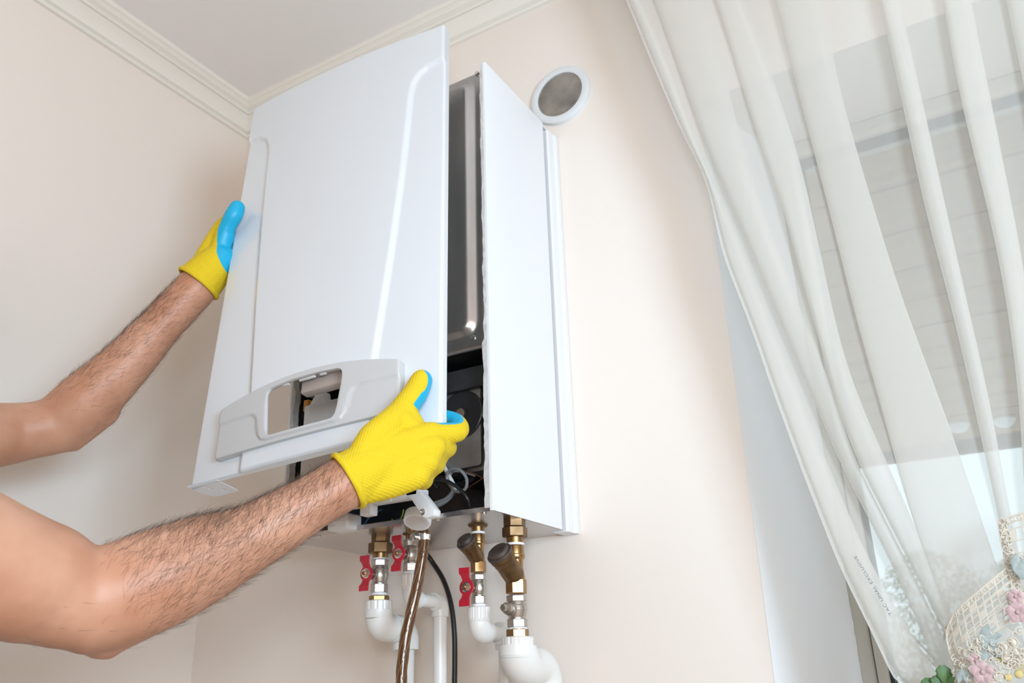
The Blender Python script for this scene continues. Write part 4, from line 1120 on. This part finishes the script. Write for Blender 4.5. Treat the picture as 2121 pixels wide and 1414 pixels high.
axR = (armR[3] - armR[1]).normalized()       # towards the elbow
axL = (armL[3] - armL[1]).normalized()
rimR, rimL = V((-0.6556, -0.5080, 1.4250)), V((-1.0647, -0.4258, 1.8208))
pdR = (PN * 0.75 + PW * 0.45 + PU * 0.2).normalized()
thR = (PN * 0.62 + PU * 0.78).normalized()
ixR = (-PU * 0.55 + PW * 0.75 - PN * 0.2).normalized()
B = lambda p, r, d, t: dict(p=[V(x) for x in p], r=r, dir=tuple(d), thr=t)
bonesR = [
    B([(-0.6436, -0.5098, 1.4438), (-0.6328, -0.4951, 1.4739), (-0.6244, -0.4761, 1.4945), (-0.6209, -0.4570, 1.5143)], [.0150, .0180, .0175, .0160], pdR, 0.80),
    B([(-0.6209, -0.4570, 1.5143), (-0.6119, -0.4423, 1.5394)], [.0165, .0158], thR, 0.46),
    B([(-0.6119, -0.4423, 1.5394), (-0.6064, -0.4372, 1.5568)], [.0158, .0142], (thR + PW * 0.55).normalized(), 0.40),
    B([(-0.6448, -0.5081, 1.4386), (-0.6187, -0.4738, 1.4646), (-0.5908, -0.4374, 1.4858)], [.022, .020, .0150], pdR, 0.75),
    B([(-0.6473, -0.5078, 1.4295), (-0.6210, -0.4749, 1.4508), (-0.5854, -0.4407, 1.4675)], [.024, .0215, .0160], pdR, 0.75),
    B([(-0.6504, -0.5053, 1.4203), (-0.6210, -0.4760, 1.4345), (-0.5874, -0.4502, 1.4477)], [.022, .020, .0150], pdR, 0.75),
    B([(-0.6502, -0.5002, 1.4150), (-0.6214, -0.4776, 1.4212), (-0.5947, -0.4589, 1.4305)], [.019, .0170, .0150], pdR, 0.75),
    B([(-0.5908, -0.4374, 1.4858), (-0.5759, -0.4025, 1.4938), (-0.5906, -0.3851, 1.5129), (-0.6122, -0.3883, 1.5224)], [.0138, .0128, .0118, .0110], ixR, 0.15),
    B([(-0.5854, -0.4407, 1.4675), (-0.5992, -0.3920, 1.4795), (-0.6280, -0.3735, 1.5003), (-0.6448, -0.3812, 1.5117)], [.0140, .0128, .0118, .0110], ixR, 0.8),
    B([(-0.5874, -0.4502, 1.4477), (-0.6074, -0.4040, 1.4575), (-0.6362, -0.3840, 1.4802), (-0.6515, -0.3905, 1.4940)], [.0138, .0124, .0115, .0108], ixR, 0.8),
    B([(-0.5947, -0.4589, 1.4305), (-0.6126, -0.4215, 1.4352), (-0.6390, -0.3982, 1.4591), (-0.6499, -0.4042, 1.4744)], [.0132, .0116, .0106, .0100], ixR, 0.8),
    B([(-0.6142, -0.4595, 1.4985), (-0.6056, -0.4476, 1.4890), (-0.5922, -0.4365, 1.4875)], [.0150, .0130, .0120], pdR, 0.72),
    B([(-0.6123, -0.4527, 1.5077), (-0.6075, -0.4452, 1.4977)], [.0125, .0110], pdR, 0.72),
    B([(-0.6306, -0.4726, 1.4685), (-0.6126, -0.4492, 1.4677)], [.0200, .0170], pdR, 0.75),
    B([(-0.5867, -0.4360, 1.4771), (-0.5922, -0.4030, 1.4853)], [.0125, .0110], ixR, 0.9),
    B([(-0.5859, -0.4438, 1.4575), (-0.6030, -0.4009, 1.4672)], [.0130, .0110], ixR, 0.9),
    B([(-0.5914, -0.4523, 1.4393), (-0.6084, -0.4156, 1.4464)], [.0125, .0105], ixR, 0.9),
]
gR = glove('glove', bonesR, rimR, axR, 0.03325, 0.0019, -axR, pdR, person, 0.03)
pdL = (CAMR * 0.95 + CAMB * 0.12 - CAMU * 0.25).normalized()
bonesL = [
    B([(-1.0499, -0.4146, 1.8475), (-1.0396, -0.4125, 1.8773), (-1.0281, -0.4147, 1.9016)], [.0190, .0175, .0160], pdL, 0.1),
    B([(-1.0295, -0.4155, 1.9017), (-1.0182, -0.4184, 1.9167), (-1.0066, -0.4194, 1.9306), (-1.0021, -0.4178, 1.9436)], [.0155, .0140, .0148, .0132], pdL, -0.95),
    B([(-1.0666, -0.4226, 1.8383), (-1.0640, -0.4078, 1.8902), (-1.0591, -0.3954, 1.9367)], [.025, .020, .0150], pdL, 0.25),
    B([(-1.0727, -0.4134, 1.8376), (-1.0683, -0.3917, 1.8904), (-1.0671, -0.3733, 1.9355)], [.026, .022, .0150], pdL, 0.3),
    B([(-1.0728, -0.4047, 1.8323), (-1.0745, -0.3790, 1.8822), (-1.0770, -0.3565, 1.9245)], [.024, .021, .0145], pdL, 0.0),
    B([(-1.0712, -0.4013, 1.8271), (-1.0748, -0.3728, 1.8684), (-1.0833, -0.3442, 1.9062)], [.021, .018, .0140], pdL, 0.0),
    B([(-1.0591, -0.3954, 1.9367), (-1.0716, -0.3657, 1.9778), (-1.0635, -0.3443, 1.9954), (-1.0491, -0.3358, 2.0008)], [.0140, .0128, .0118, .0110], pdL, 0.0),
    B([(-1.0671, -0.3733, 1.9355), (-1.0725, -0.3459, 1.9663), (-1.0593, -0.3284, 1.9802), (-1.0420, -0.3203, 1.9844)], [.0142, .0128, .0118, .0110], pdL, 0.0),
    B([(-1.0770, -0.3565, 1.9245), (-1.0747, -0.3368, 1.9441), (-1.0598, -0.3227, 1.9538), (-1.0459, -0.3158, 1.9565)], [.0138, .0124, .0115, .0108], pdL, 0.0),
    B([(-1.0833, -0.3442, 1.9062), (-1.0787, -0.3323, 1.9186), (-1.0673, -0.3214, 1.9257), (-1.0565, -0.3161, 1.9278)], [.0130, .0115, .0105, .0100], pdL, 0.0),
]
gL = glove('glove', bonesL, rimL, axL, 0.03598, 0.0021, -axL, pdL, person, 0.026,
           (tuple(CAMR * 0.447 + CAMU * 0.894), tuple(CAMR * 0.894 - CAMU * 0.447), [(0.030, 0.040), (0.0432, 0.0244), (0.0574, 0.0067), (0.0752, -0.0075), (0.0943, -0.0165), (0.108, -0.0165), (0.120, -0.035)]))


# arm hair: fine strands rooted on the skin
def arm_hair(name, pts, rads, count, hmin, hmax, seed, dorsal, flow, elb):
    rg_ = np.random.default_rng(seed)
    n = len(body_me.vertices)
    co = np.empty(n * 3, np.float32); body_me.vertices.foreach_get('co', co); co = co.reshape(-1, 3)
    no = np.empty(n * 3, np.float32); body_me.vertex_normals.foreach_get('vector', no); no = no.reshape(-1, 3)
    best = np.full(n, 1e9); par = np.zeros(n); axd = np.zeros((n, 3))
    for i, (p0, p1) in enumerate(zip(pts[:-1], pts[1:])):
        a = np.array(p0); d = np.array(p1) - a
        t = np.clip((co - a) @ d / (d @ d), 0, 1)
        dist = np.linalg.norm(co - a - t[:, None] * d, axis=1)
        m = dist < best
        best[m] = dist[m]; par[m] = i + t[m]; axd[m] = -d / np.linalg.norm(d)      # towards the hand
    mask = (best < 0.075) & (par > 0.9) & (par < len(pts) - 1.02)
    dens = np.clip((par - 0.9) * 1.4, 0, 1) * np.clip((elb - 0.3 - par) / 2.6, 0.015, 1)
    dens = dens * (0.25 + 0.75 * np.clip(no @ np.array(dorsal) * 0.8 + 0.45, 0, 1)) * mask
    pr = dens / dens.sum()
    idx = rg_.choice(n, count, p=pr)
    root = co[idx] + rg_.normal(0, 0.0012, (count, 3)).astype(np.float32)
    nn = no[idx]; ax = axd[idx]
    side = np.cross(nn, ax)
    fl = flow + rg_.normal(0, 0.38, count)
    dirv = ax * np.cos(fl)[:, None] + side * np.sin(fl)[:, None]
    ln = rg_.uniform(hmin, hmax, count)[:, None]
    lift = rg_.uniform(0.06, 0.42, count)[:, None]
    K = 5
    P = np.zeros((count, K, 3), np.float32)
    curl = rg_.normal(0, 0.22, count)[:, None]
    for k in range(K):
        s = k / (K - 1)
        P[:, k] = root - nn * 0.0008 + dirv * ln * s + nn * ln * (lift * (s - 0.45 * s * s)) + side * ln * curl * s * s
    cu_ = bpy.data.hair_curves.new(name)
    cu_.add_curves([K] * count)
    cu_.attributes['position'].data.foreach_set('vector', P.ravel())
    rad = np.tile(np.array([0.00007, 0.000066, 0.000056, 0.00004, 0.000015], np.float32), count)
    ra = cu_.attributes.get('radius') or cu_.attributes.new('radius', 'FLOAT', 'POINT')
    ra.data.foreach_set('value', rad)
    cu_.materials.append(M_HAIR)
    o = bpy.data.objects.new(name, cu_); COL.objects.link(o); o['kind'] = 'stuff'
    attach(o, person)
    return o


arm_hair('arm_hair', armR + uarmR[1:3], rR, 6200, 0.009, 0.023, 11, (CAMU * 0.6 + CAMB * 0.35 - CAMR * 0.2).normalized(), 0.55, 7)
arm_hair('arm_hair', armL + uarmL[1:3], rL, 4600, 0.008, 0.020, 12, (CAMU * 0.7 - CAMR * 0.6 - CAMB * 0.1).normalized(), -0.3, 5)

# ------------------------------------------------------------------ sheer curtain drawn to the right
YC = -0.13
E0 = [(2.3063, -0.4006), (2.1507, -0.3658), (2.0153, -0.3346), (1.8979, -0.3016), (1.7686, -0.2913), (1.6960, -0.2758), (1.6373, -0.2637), (1.5644, -0.2513), (1.4381, -0.2267), (1.3192, -0.2002), (1.2274, -0.1710), (1.1925, -0.1617)]
E1 = [(2.2821, -0.3533), (2.1386, -0.3282), (1.9459, -0.2937), (1.8241, -0.2642), (1.6276, -0.2222), (1.5553, -0.2057), (1.4847, -0.1906), (1.4070, -0.1731), (1.3385, -0.1463), (1.2498, -0.1281), (1.1914, -0.1170)]
R1 = [(2.2433, -0.2777), (2.0878, -0.2558), (1.9403, -0.2441), (1.7958, -0.2250), (1.6205, -0.1919), (1.5496, -0.1771), (1.4761, -0.1725), (1.4104, -0.1578), (1.3573, -0.1370), (1.2755, -0.1181)]
E2 = [(2.2294, -0.2506), (2.1311, -0.2387), (1.9568, -0.2199), (1.8302, -0.1994), (1.6231, -0.1821), (1.5489, -0.1736), (1.4755, -0.1691), (1.4097, -0.1529), (1.3567, -0.1317), (1.2752, -0.1131)]
R2 = [(2.2082, -0.2093), (2.1050, -0.1931), (1.9959, -0.1791), (1.9033, -0.1681), (1.7961, -0.1648), (1.6129, -0.1590), (1.5446, -0.1522), (1.4701, -0.1361), (1.3976, -0.1188), (1.2740, -0.0957)]
E3 = [(2.1827, -0.1597), (2.0286, -0.1529), (1.8382, -0.1417), (1.6062, -0.1305), (1.5390, -0.1240), (1.4435, -0.1180), (1.3693, -0.1128), (1.2690, -0.0987)]
R3 = [(2.1499, -0.0959), (2.0152, -0.0966), (1.9031, -0.0926), (1.6755, -0.0769), (1.5915, -0.0672), (1.5260, -0.0588), (1.4483, -0.0498), (1.3236, -0.0385)]
E4 = [(2.1107, -0.0194), (1.9541, -0.0205), (1.7719, -0.0244), (1.5806, -0.0205), (1.5186, -0.0220), (1.4514, -0.0225), (1.3592, -0.0246)]
R4 = [(2.0990, 0.0035), (1.8921, -0.0003), (1.5771, -0.0053), (1.5151, -0.0046), (1.3674, -0.0122)]
E5 = [(2.0712, 0.0576), (1.9134, 0.0466), (1.6651, 0.0421), (1.5086, 0.0278), (1.3561, 0.0015)]
R5 = [(2.0551, 0.0889), (1.8994, 0.0798), (1.6586, 0.0647), (1.5049, 0.0466), (1.3543, 0.0175)]


def xat(tab, z):
    t = sorted(tab); zz = np.array([p[0] for p in t]); xx = np.array([p[1] for p in t])
    out = np.interp(z, zz, xx)
    s1 = (xx[-1] - xx[-4 if len(xx) > 4 else 0]) / (zz[-1] - zz[-4 if len(xx) > 4 else 0]); s0 = (xx[2] - xx[0]) / (zz[2] - zz[0])
    out = np.where(z > zz[-1], xx[-1] + (z - zz[-1]) * s1, out)
    out = np.where(z < zz[0], xx[0] + (z - zz[0]) * s0, out)
    return out


ZT, ZB2 = 2.505, 0.868
zl = np.linspace(ZT, ZB2, 120)
def sm(x, n=5):
    k = np.ones(2 * n + 1) / (2 * n + 1)
    return np.convolve(np.pad(x, n, mode='reflect', reflect_type='odd'), k, 'valid')
tieZ, tieX = 1.13, 0.05
R0 = [(2.2948, -0.3780), (2.1451, -0.3426), (1.9509, -0.3070), (1.8281, -0.2767), (1.6310, -0.2367), (1.5585, -0.2215), (1.4576, -0.2021), (1.3642, -0.1798), (1.3108, -0.1680), (1.2560, -0.1449), (1.2267, -0.1325), (1.1914, -0.1170)]
Ls, Rs = [], []
for a, b2 in ((None, R0), (E1, R1), (E2, R2), (E3, R3), (E4, R4), (E5, R5)):
    Ls.append(sm(xat(a, zl)) if a else sm(xat(E0, zl), 2) + 0.0035); Rs.append(sm(xat(b2, zl)))
for k in range(11):
    tx = 0.155 + 0.083 * k; w = 0.045
    t = np.clip((ZT - zl) / (ZT - tieZ), 0, 1) ** 1.15
    Ls.append(tx * (1 - t) + (0.062 + 0.005 * k) * t); Rs.append((tx + w) * (1 - t) + (0.066 + 0.005 * k) * t)
hem = sm(xat(E0, zl), 2)
# under the tie everything gathers and hangs straight
low = np.clip((1.20 - zl) / 0.12, 0, 1)
def gather(x, k): k = k - 1; return x * (1 - low) + low * (-0.02 + 0.010 * k + 0 * x)
hem = gather(hem, -0.6)
cols = []
amp = 1.0 - 0.25 * low
wob = lambda k: 0.004 * np.sin(zl * 5 + k * 1.7)
cols.append((hem, -0.136 + wob(0)))
e1 = Ls[0]
cols.append((hem + 0.10 * (e1 - hem), -0.140 + wob(0)))
cols.append((hem + 0.5 * (e1 - hem), -0.143 + wob(0)))
for k, (L, R) in enumerate(zip(Ls, Rs)):
    L = gather(L, k); R = gather(R, k + 0.6)
    R = np.maximum(R, L + 0.002)
    wv = wob(k)
    cols.append((R - 0.25 * (R - L), -0.112 + wv))
    cols.append((R, -0.118 + wv))
    cols.append((R - 0.25 * (R - L), -0.1235 + wv))
    cols.append((L + 0.25 * (R - L), -0.1285 + wv))
    cols.append((L, -0.136 + wv))
    cols.append((L + 0.2 * (R - L), -0.1455 + wv))
    cols.append((L + 0.7 * (R - L), -0.1465 + wv))
    cols.append((R + 0.15 * (R - L), -0.138 + wv))
cols.append((cols[-1][0] + 0.03 * (1 - low), -0.12 + 0 * zl))
# smooth across with a Catmull-Rom
X = np.stack([c_[0] for c_ in cols]); Yv = np.stack([c_[1] for c_ in cols])
SUB = 5
def cr(A):
    P = np.concatenate([A[:1], A, A[-1:]]); out = []
    for i in range(len(A) - 1):
        p0, p1, p2, p3 = P[i], P[i + 1], P[i + 2], P[i + 3]
        for k in range(SUB):
            t = k / SUB
            out.append(0.5 * (2 * p1 + (p2 - p0) * t + (2 * p0 - 5 * p1 + 4 * p2 - p3) * t * t + (3 * p1 - p0 - 3 * p2 + p3) * t ** 3))
    out.append(A[-1]); return np.stack(out)
X = cr(X); Yv = cr(Yv)
# soft lengthwise ripples in the single layers
nc, nz = X.shape
Yv = Yv + 0.0025 * np.sin(np.arange(nc)[:, None] * 0.21 + zl[None, :] * 3.0)
curtain = thing('sheer_curtain', 'white see-through sheer curtain gathered to the right over the window', 'curtain', (0.2, -0.13, 0.87))
mb = MB(); mb.add([(X[i, j], Yv[i, j], zl[j]) for i in range(nc) for j in range(nz)], [(i * nz + j, (i + 1) * nz + j, (i + 1) * nz + j + 1, i * nz + j + 1) for i in range(nc - 1) for j in range(nz - 1)])
cur = mb.build('voile', M_SHEER, curtain, angle=180)
mb = MB(); mb.tube([(hem[j], -0.1365 + wob(0)[j], zl[j]) for j in range(0, nz, 2)], 0.0007, 6); mb.build('selvage', M_SHEER, curtain)
mb = MB(); mb.box((-0.6, -0.16, ZT + 0.001), (1.5, -0.10, ZT + 0.02)); mb.box((-0.6, -0.15, ZT + 0.02), (-0.57, -0.11, ZC)); mb.box((1.46, -0.15, ZT + 0.02), (1.49, -0.11, ZC))
tag(mb.build('curtain_rail', M_PVCW, bevel=0.003), 'white curtain rail fixed under the ceiling, above the picture', 'curtain rail')
# selvage print
fc_ = bpy.data.curves.new('printed_text', 'FONT'); fc_.body = 'TAC UNAL EXCLUSIVE'; fc_.size = 0.0105; fc_.space_character = 1.12; fc_.space_word = 1.1; fc_.extrude = 0.0001
to = bpy.data.objects.new('printed_text_src', fc_); COL.objects.link(to)
bpy.context.view_layer.update()
tme = bpy.data.meshes.new_from_object(to.evaluated_get(bpy.context.evaluated_depsgraph_get())); tme.name = 'printed_text'
bpy.data.objects.remove(to)
pa, pb = V((-0.1514, -0.1525, 1.2649)), V((-0.1792, -0.1525, 1.3330))
ex = (pb - pa); Lt = ex.length; ex.normalize()
wmax = max(v.co.x for v in tme.vertices)
ez = V((0, -1, 0)); ey = ez.cross(ex).normalized()
tme.materials.clear(); tme.materials.append(M_INK)
k = Lt / wmax
Mt = Matrix((ex * k, ey * k * 0.72, ez)).transposed().to_4x4(); Mt.translation = pa
tme.transform(Mt)
to = bpy.data.objects.new('printed_text', tme); COL.objects.link(to); attach(to, cur)

# ------------------------------------------------------------------ lace tieback
lace = thing('lace_tieback', 'cream lace tieback with pink flowers and grey leaves across the curtain', 'curtain tieback', (-0.0541, -0.2000, 1.2431))
A0, A1, A2 = V((-0.0966, -0.2000, 1.2512)), V((-0.0252, -0.2000, 1.2996)), V((-0.0950, -0.2000, 1.1660))
su, sv = A1 - A0, A2 - A0
nrm = V((0, -1, 0))


def LS(s, t):
    # rounded upper left corner of the drape
    bul = 0.016 * math.sin(min(max(s, 0), 1.6) * 1.9) - 0.02 * max(0, 0.25 - s) ** 1.0
    cut = 0.0
    if s < 0.3: cut = (0.3 - s) ** 2 * 0.9
    return A0 + su * s + sv * (t + cut * max(0, 1 - t)) + nrm * bul
B0, B1, B2 = V((-0.0236, -0.2050, 1.3476)), V((0.0367, -0.2050, 1.3578)), V((-0.0279, -0.2050, 1.2696))
def LS2(s, t):
    return B0 + (B1 - B0) * s + (B2 - B0) * t + nrm * (0.012 * math.sin(s * 1.6) + 0.006)


def netting(name, S, ns, nt_, s1, t1, parent, fill, tmax=None):
    mb = MB()
    hs, ht = s1 / ns, t1 / nt_
    for i in range(ns + 1):
        pts = [S(i * hs + 0.005 * math.sin(i * 3 + j), j * ht * 0.5) for j in range(2 * nt_ + 1)]
        mb.tube(pts, 0.00042, 5)
    for j in range(nt_ + 1):
        pts = [S(i * hs * 0.5, j * ht + 0.006 * math.sin(i * 2.2 + j)) for i in range(2 * ns + 1)]
        mb.tube(pts, 0.00055, 5)
    o = mb.build(name, M_CORD, parent); o['kind'] = 'stuff'
    mb = MB()
    for i in range(ns):
        for j in range(nt_):
            if fill(i, j):
                for k in range(5):
                    f = (k + 0.5) / 5
                    mb.tube([S((i + f) * hs, (j + 0.05) * ht), S((i + f) * hs, (j + 0.95) * ht)], 0.0005, 5)
    if mb.v: mb.build('filled_square', M_CORD, parent)
    return o


netting('netting', LS, 11, 7, 1.1, 0.52, lace, lambda i, j: (i * 3 + j * 2) % 7 == 0)
netting('netting', LS, 12, 3, 1.2, 0.50, lace, lambda i, j: False)
netting('netting', LS2, 10, 6, 1.2, 0.95, lace, lambda i, j: (i + j * 2) % 6 == 3)
def edging(S, path, rad=0.0009, loops=0.0022):
    mb = MB()
    pts = [S(*p) for p in path]
    cv, _ = catmull(pts, [1] * len(pts), 12)
    mb.tube(cv, rad, 6)
    wid = V((0, 0, 1))
    off = []
    dist = 0
    # crocheted loops along the border
    coil = []
    for i in range(len(cv) - 1):
        d = cv[i + 1] - cv[i]; nn = d.cross(nrm).normalized()
        m = max(2, int(d.length / 0.0006))
        for k in range(m):
            ph = dist / 0.0034 * 2 * PI
            coil.append(cv[i] + d * (k / m) + nn * (-0.003 + loops * math.cos(ph)) + d.normalized() * 0.0016 * math.sin(ph) + nrm * 0.001 * math.sin(ph * 0.5))
            dist += d.length / m
    mb.tube(coil, 0.0005, 5)
    mb.tube([p + (-0.0055) * ((cv[min(i + 1, len(cv) - 1)] - cv[max(i - 1, 0)]).cross(nrm).normalized()) for i, p in enumerate(cv)], rad * 0.8, 6)
    return mb
bm_ = edging(LS, [(1.0, 0.0), (0.75, 0.0), (0.5, 0.0), (0.3, 0.0), (0.15, 0.0), (0.04, 0.03), (0.0, 0.10), (-0.01, 0.25), (0.0, 0.42), (0.0, 0.62), (0.0, 0.85)])
bm_.build('border_cord', M_CORD, lace)
edging(LS2, [(1.25, 0.0), (0.9, 0.0), (0.5, 0.0), (0.2, 0.0), (0.03, 0.03), (0.0, 0.15), (0.0, 0.4), (0.0, 0.7), (0.03, 0.95)]).build('border_cord', M_CORD, lace)


def petal_flower(c0_, r, npet, mat, name):
    mb = MB(); ol = MB()
    for k in range(npet):
        a = 2 * PI * k / npet + 0.3
        d = V((math.cos(a), 0, math.sin(a))); sd_ = V((-math.sin(a), 0, math.cos(a)))
        rg = []
        for i in range(7):
            t = i / 6; w = r * 0.42 * math.sin(PI * min(0.08 + t * 0.9, 1)) + 0.0002
            cc_ = c0_ + d * (r * (0.15 + 0.85 * t)) + nrm * (0.0015 + 0.0015 * math.sin(PI * t))
            rg.append([tuple(cc_ + sd_ * (w * math.cos(b2)) + nrm * (0.0011 * math.sin(b2))) for b2 in np.linspace(0, 2 * PI, 8, endpoint=False)])
        mb.rings(rg)
        ol.tube([c0_ + d * (r * (0.2 + 0.8 * t)) + sd_ * (s_ * r * 0.40 * math.sin(PI * min(0.1 + t * 0.88, 1))) + nrm * 0.0025 for s_, t in [(-1, x) for x in np.linspace(0, 1, 7)] + [(1, x) for x in np.linspace(1, 0, 7)]], 0.00045, 5)
    mb.sphere(c0_ + nrm * 0.003, (r * 0.2, 0.002, r * 0.2), 10, 6)
    fo = mb.build(name, mat, lace)
    ol.build('outline_thread', M_CORD, fo)
    return fo


def leaf_spray(c0_, r, ang, mat, n=4):
    mb = MB()
    for k in range(n):
        a = ang + (k - (n - 1) / 2) * 0.62
        d = V((math.cos(a), 0, math.sin(a))); sd_ = V((-math.sin(a), 0, math.cos(a)))
        rg = []
        for i in range(8):
            t = i / 7; w = r * 0.22 * math.sin(PI * min(0.05 + t * 0.93, 1)) * (1 + 0.15 * math.sin(t * 18)) + 0.0002
            cc_ = c0_ + d * (r * t) + nrm * 0.002
            rg.append([tuple(cc_ + sd_ * (w * math.cos(b2)) + nrm * (0.0010 * math.sin(b2))) for b2 in np.linspace(0, 2 * PI, 8, endpoint=False)])
        mb.rings(rg)
    return mb.build('embroidered_leaf', mat, lace)


petal_flower(V((-0.0684, -0.2120, 1.2009)), 0.0125, 5, M_CORDP, 'embroidered_flower')
petal_flower(V((-0.0252, -0.2220, 1.2553)), 0.0120, 5, M_CORDP, 'embroidered_flower')
petal_flower(V((-0.0723, -0.2100, 1.2120)), 0.0075, 5, M_CORDP, 'embroidered_flower')
petal_flower(V((-0.0237, -0.2220, 1.2701)), 0.0085, 5, M_CORDP, 'embroidered_flower')
leaf_spray(V((-0.0639, -0.2120, 1.2348)), 0.020, -0.3, M_CORDG, 4)
leaf_spray(V((-0.0598, -0.2120, 1.2253)), 0.016, -1.4, M_CORDG, 3)
leaf_spray(V((-0.0200, -0.2220, 1.2952)), 0.018, 0.3, M_CORDG, 4)
leaf_spray(V((-0.0885, -0.2060, 1.2043)), 0.014, -1.3, M_CORDG, 3)


def filigree(S, boxes, n, seed):
    r_ = random.Random(seed); mb = MB()
    for _ in range(n):
        s0, s1, t0, t1 = boxes[r_.randrange(len(boxes))]
        c_ = S(r_.uniform(s0, s1), r_.uniform(t0, t1)) + nrm * 0.002
        a0 = r_.uniform(0, 6.3); rr = r_.uniform(0.0022, 0.0055); tw = r_.choice((-1, 1))
        pts = []
        for i in range(11):
            f = i / 10; a = a0 + tw * f * 5.0; q = rr * (1 - 0.75 * f)
            pts.append(c_ + V((q * math.cos(a), 0, q * math.sin(a))) + nrm * 0.001 * math.sin(f * 6))
        mb.tube(pts, 0.00055, 5)
    o = mb.build('filigree', M_CORD, lace); o['kind'] = 'stuff'


filigree(LS, [(0.02, 0.22, 0.40, 1.0), (0.1, 0.5, 0.46, 0.62), (0.2, 0.6, 0.6, 1.0), (0.4, 1.2, 0.62, 1.0)], 170, 3)
filigree(LS2, [(0.03, 0.9, 0.5, 1.3), (0.03, 0.12, 0.0, 0.6)], 90, 4)
for (px_) in ((-0.0358, -0.2140, 1.2278), (-0.0352, -0.2140, 1.2187), (-0.0444, -0.2140, 1.2236), (-0.0440, -0.2140, 1.2136), (-0.0394, -0.2140, 1.2072), (-0.0332, -0.2140, 1.2123)):
    mb = MB(); mb.sphere(V(px_), (0.0042, 0.002, 0.0042), 12, 8)
    mb.tube([V(px_) + V((0.0046 * math.cos(a), -0.0015, 0.0046 * math.sin(a))) for a in np.linspace(0, 2 * PI, 14)], 0.0006, 5)
    mb.build('embroidered_bud', M_CORD, lace)
mb = MB()
for a in range(7):
    mb.tube([V((-0.0585, -0.2100, 1.2152)) , V((-0.0585, -0.2100, 1.2152)) + V((0.03 + 0.004 * a, -0.004, -0.006 * a + 0.004)) * 1.0], 0.0006, 5)
for pt in ((-0.0470, -0.2140, 1.1958), (-0.0372, -0.2140, 1.1982)):
    mb.sphere(V(pt), (0.004, 0.002, 0.004), 10, 6)
mb.build('embroidered_stem', M_CORDY, lace)

# ------------------------------------------------------------------ potted plant on the sill, only the leaf tips reach the picture
plant = thing('potted_cactus', 'green flat-leaved potted cactus, tips showing at the lower right edge', 'plant', (-0.15, -0.215, WZ0))
mb = MB(); mb.lathe((-0.15, -0.215, WZ0), (0, 0, 1), [(0, 0.045), (0.075, 0.06), (0.08, 0.064), (0.10, 0.064), (0.10, 0.056), (0.088, 0.055), (0.086, 0.001)], 28); mb.build('pot', M_POT, plant, angle=30)


def segment(mb, c0_, d, ln, w, nrm_):
    d = V(d).normalized(); n_ = V(nrm_); n_ = (n_ - d * n_.dot(d)).normalized(); s_ = d.cross(n_)
    rg = []
    for i in range(11):
        t = i / 10; wd = w * (math.sin(PI * min(0.1 + t * 0.84, 1)) ** 0.7) * (1 + 0.12 * math.sin(t * 19)) * (0.8 + 0.25 * t)
        cc_ = V(c0_) + d * (ln * t)
        rg.append([tuple(cc_ + s_ * (wd * math.cos(b2)) + n_ * ((0.0014 + 0.0012 * abs(math.cos(b2)) ** 8) * math.sin(b2))) for b2 in np.linspace(0, 2 * PI, 12, endpoint=False)])
    mb.rings(rg)
stems = [((-0.15, -0.17), (-0.1061, -0.1900, 1.1917), (-0.1068, -0.1900, 1.2092)), ((-0.17, -0.17), (-0.1126, -0.1900, 1.1867), (-0.1148, -0.1900, 1.1995)), ((-0.19, -0.16), (-0.1195, -0.1900, 1.1845), (-0.1276, -0.1900, 1.1961)), ((-0.14, -0.17), (-0.1053, -0.1900, 1.1842), (-0.0943, -0.1900, 1.1956)), ((-0.13, -0.16), (-0.1090, -0.1850, 1.1795), (-0.1000, -0.1850, 1.1971))]
for (xy, m0, m1) in stems:
    m0, m1 = V(m0), V(m1)
    base = V((-0.15 + (xy[0] + 0.16) * 0.5, -0.215, WZ0 + 0.09))
    way = [base, base.lerp(m0, 0.35) + V((0, -0.02, 0.03)), base.lerp(m0, 0.7) + V((0, -0.01, 0.02)), m0]
    for a, b2 in zip(way[:-1], way[1:]):
        mb = MB(); segment(mb, a, b2 - a, (b2 - a).length * 1.04, 0.010, (0.2, -1, 0.3)); mb.build('leaf', M_LEAF, plant)
    mb = MB(); segment(mb, m0, m1 - m0, (m1 - m0).length, 0.0085, (0.3, -1, 0.2)); mb.build('leaf', M_LEAF, plant)
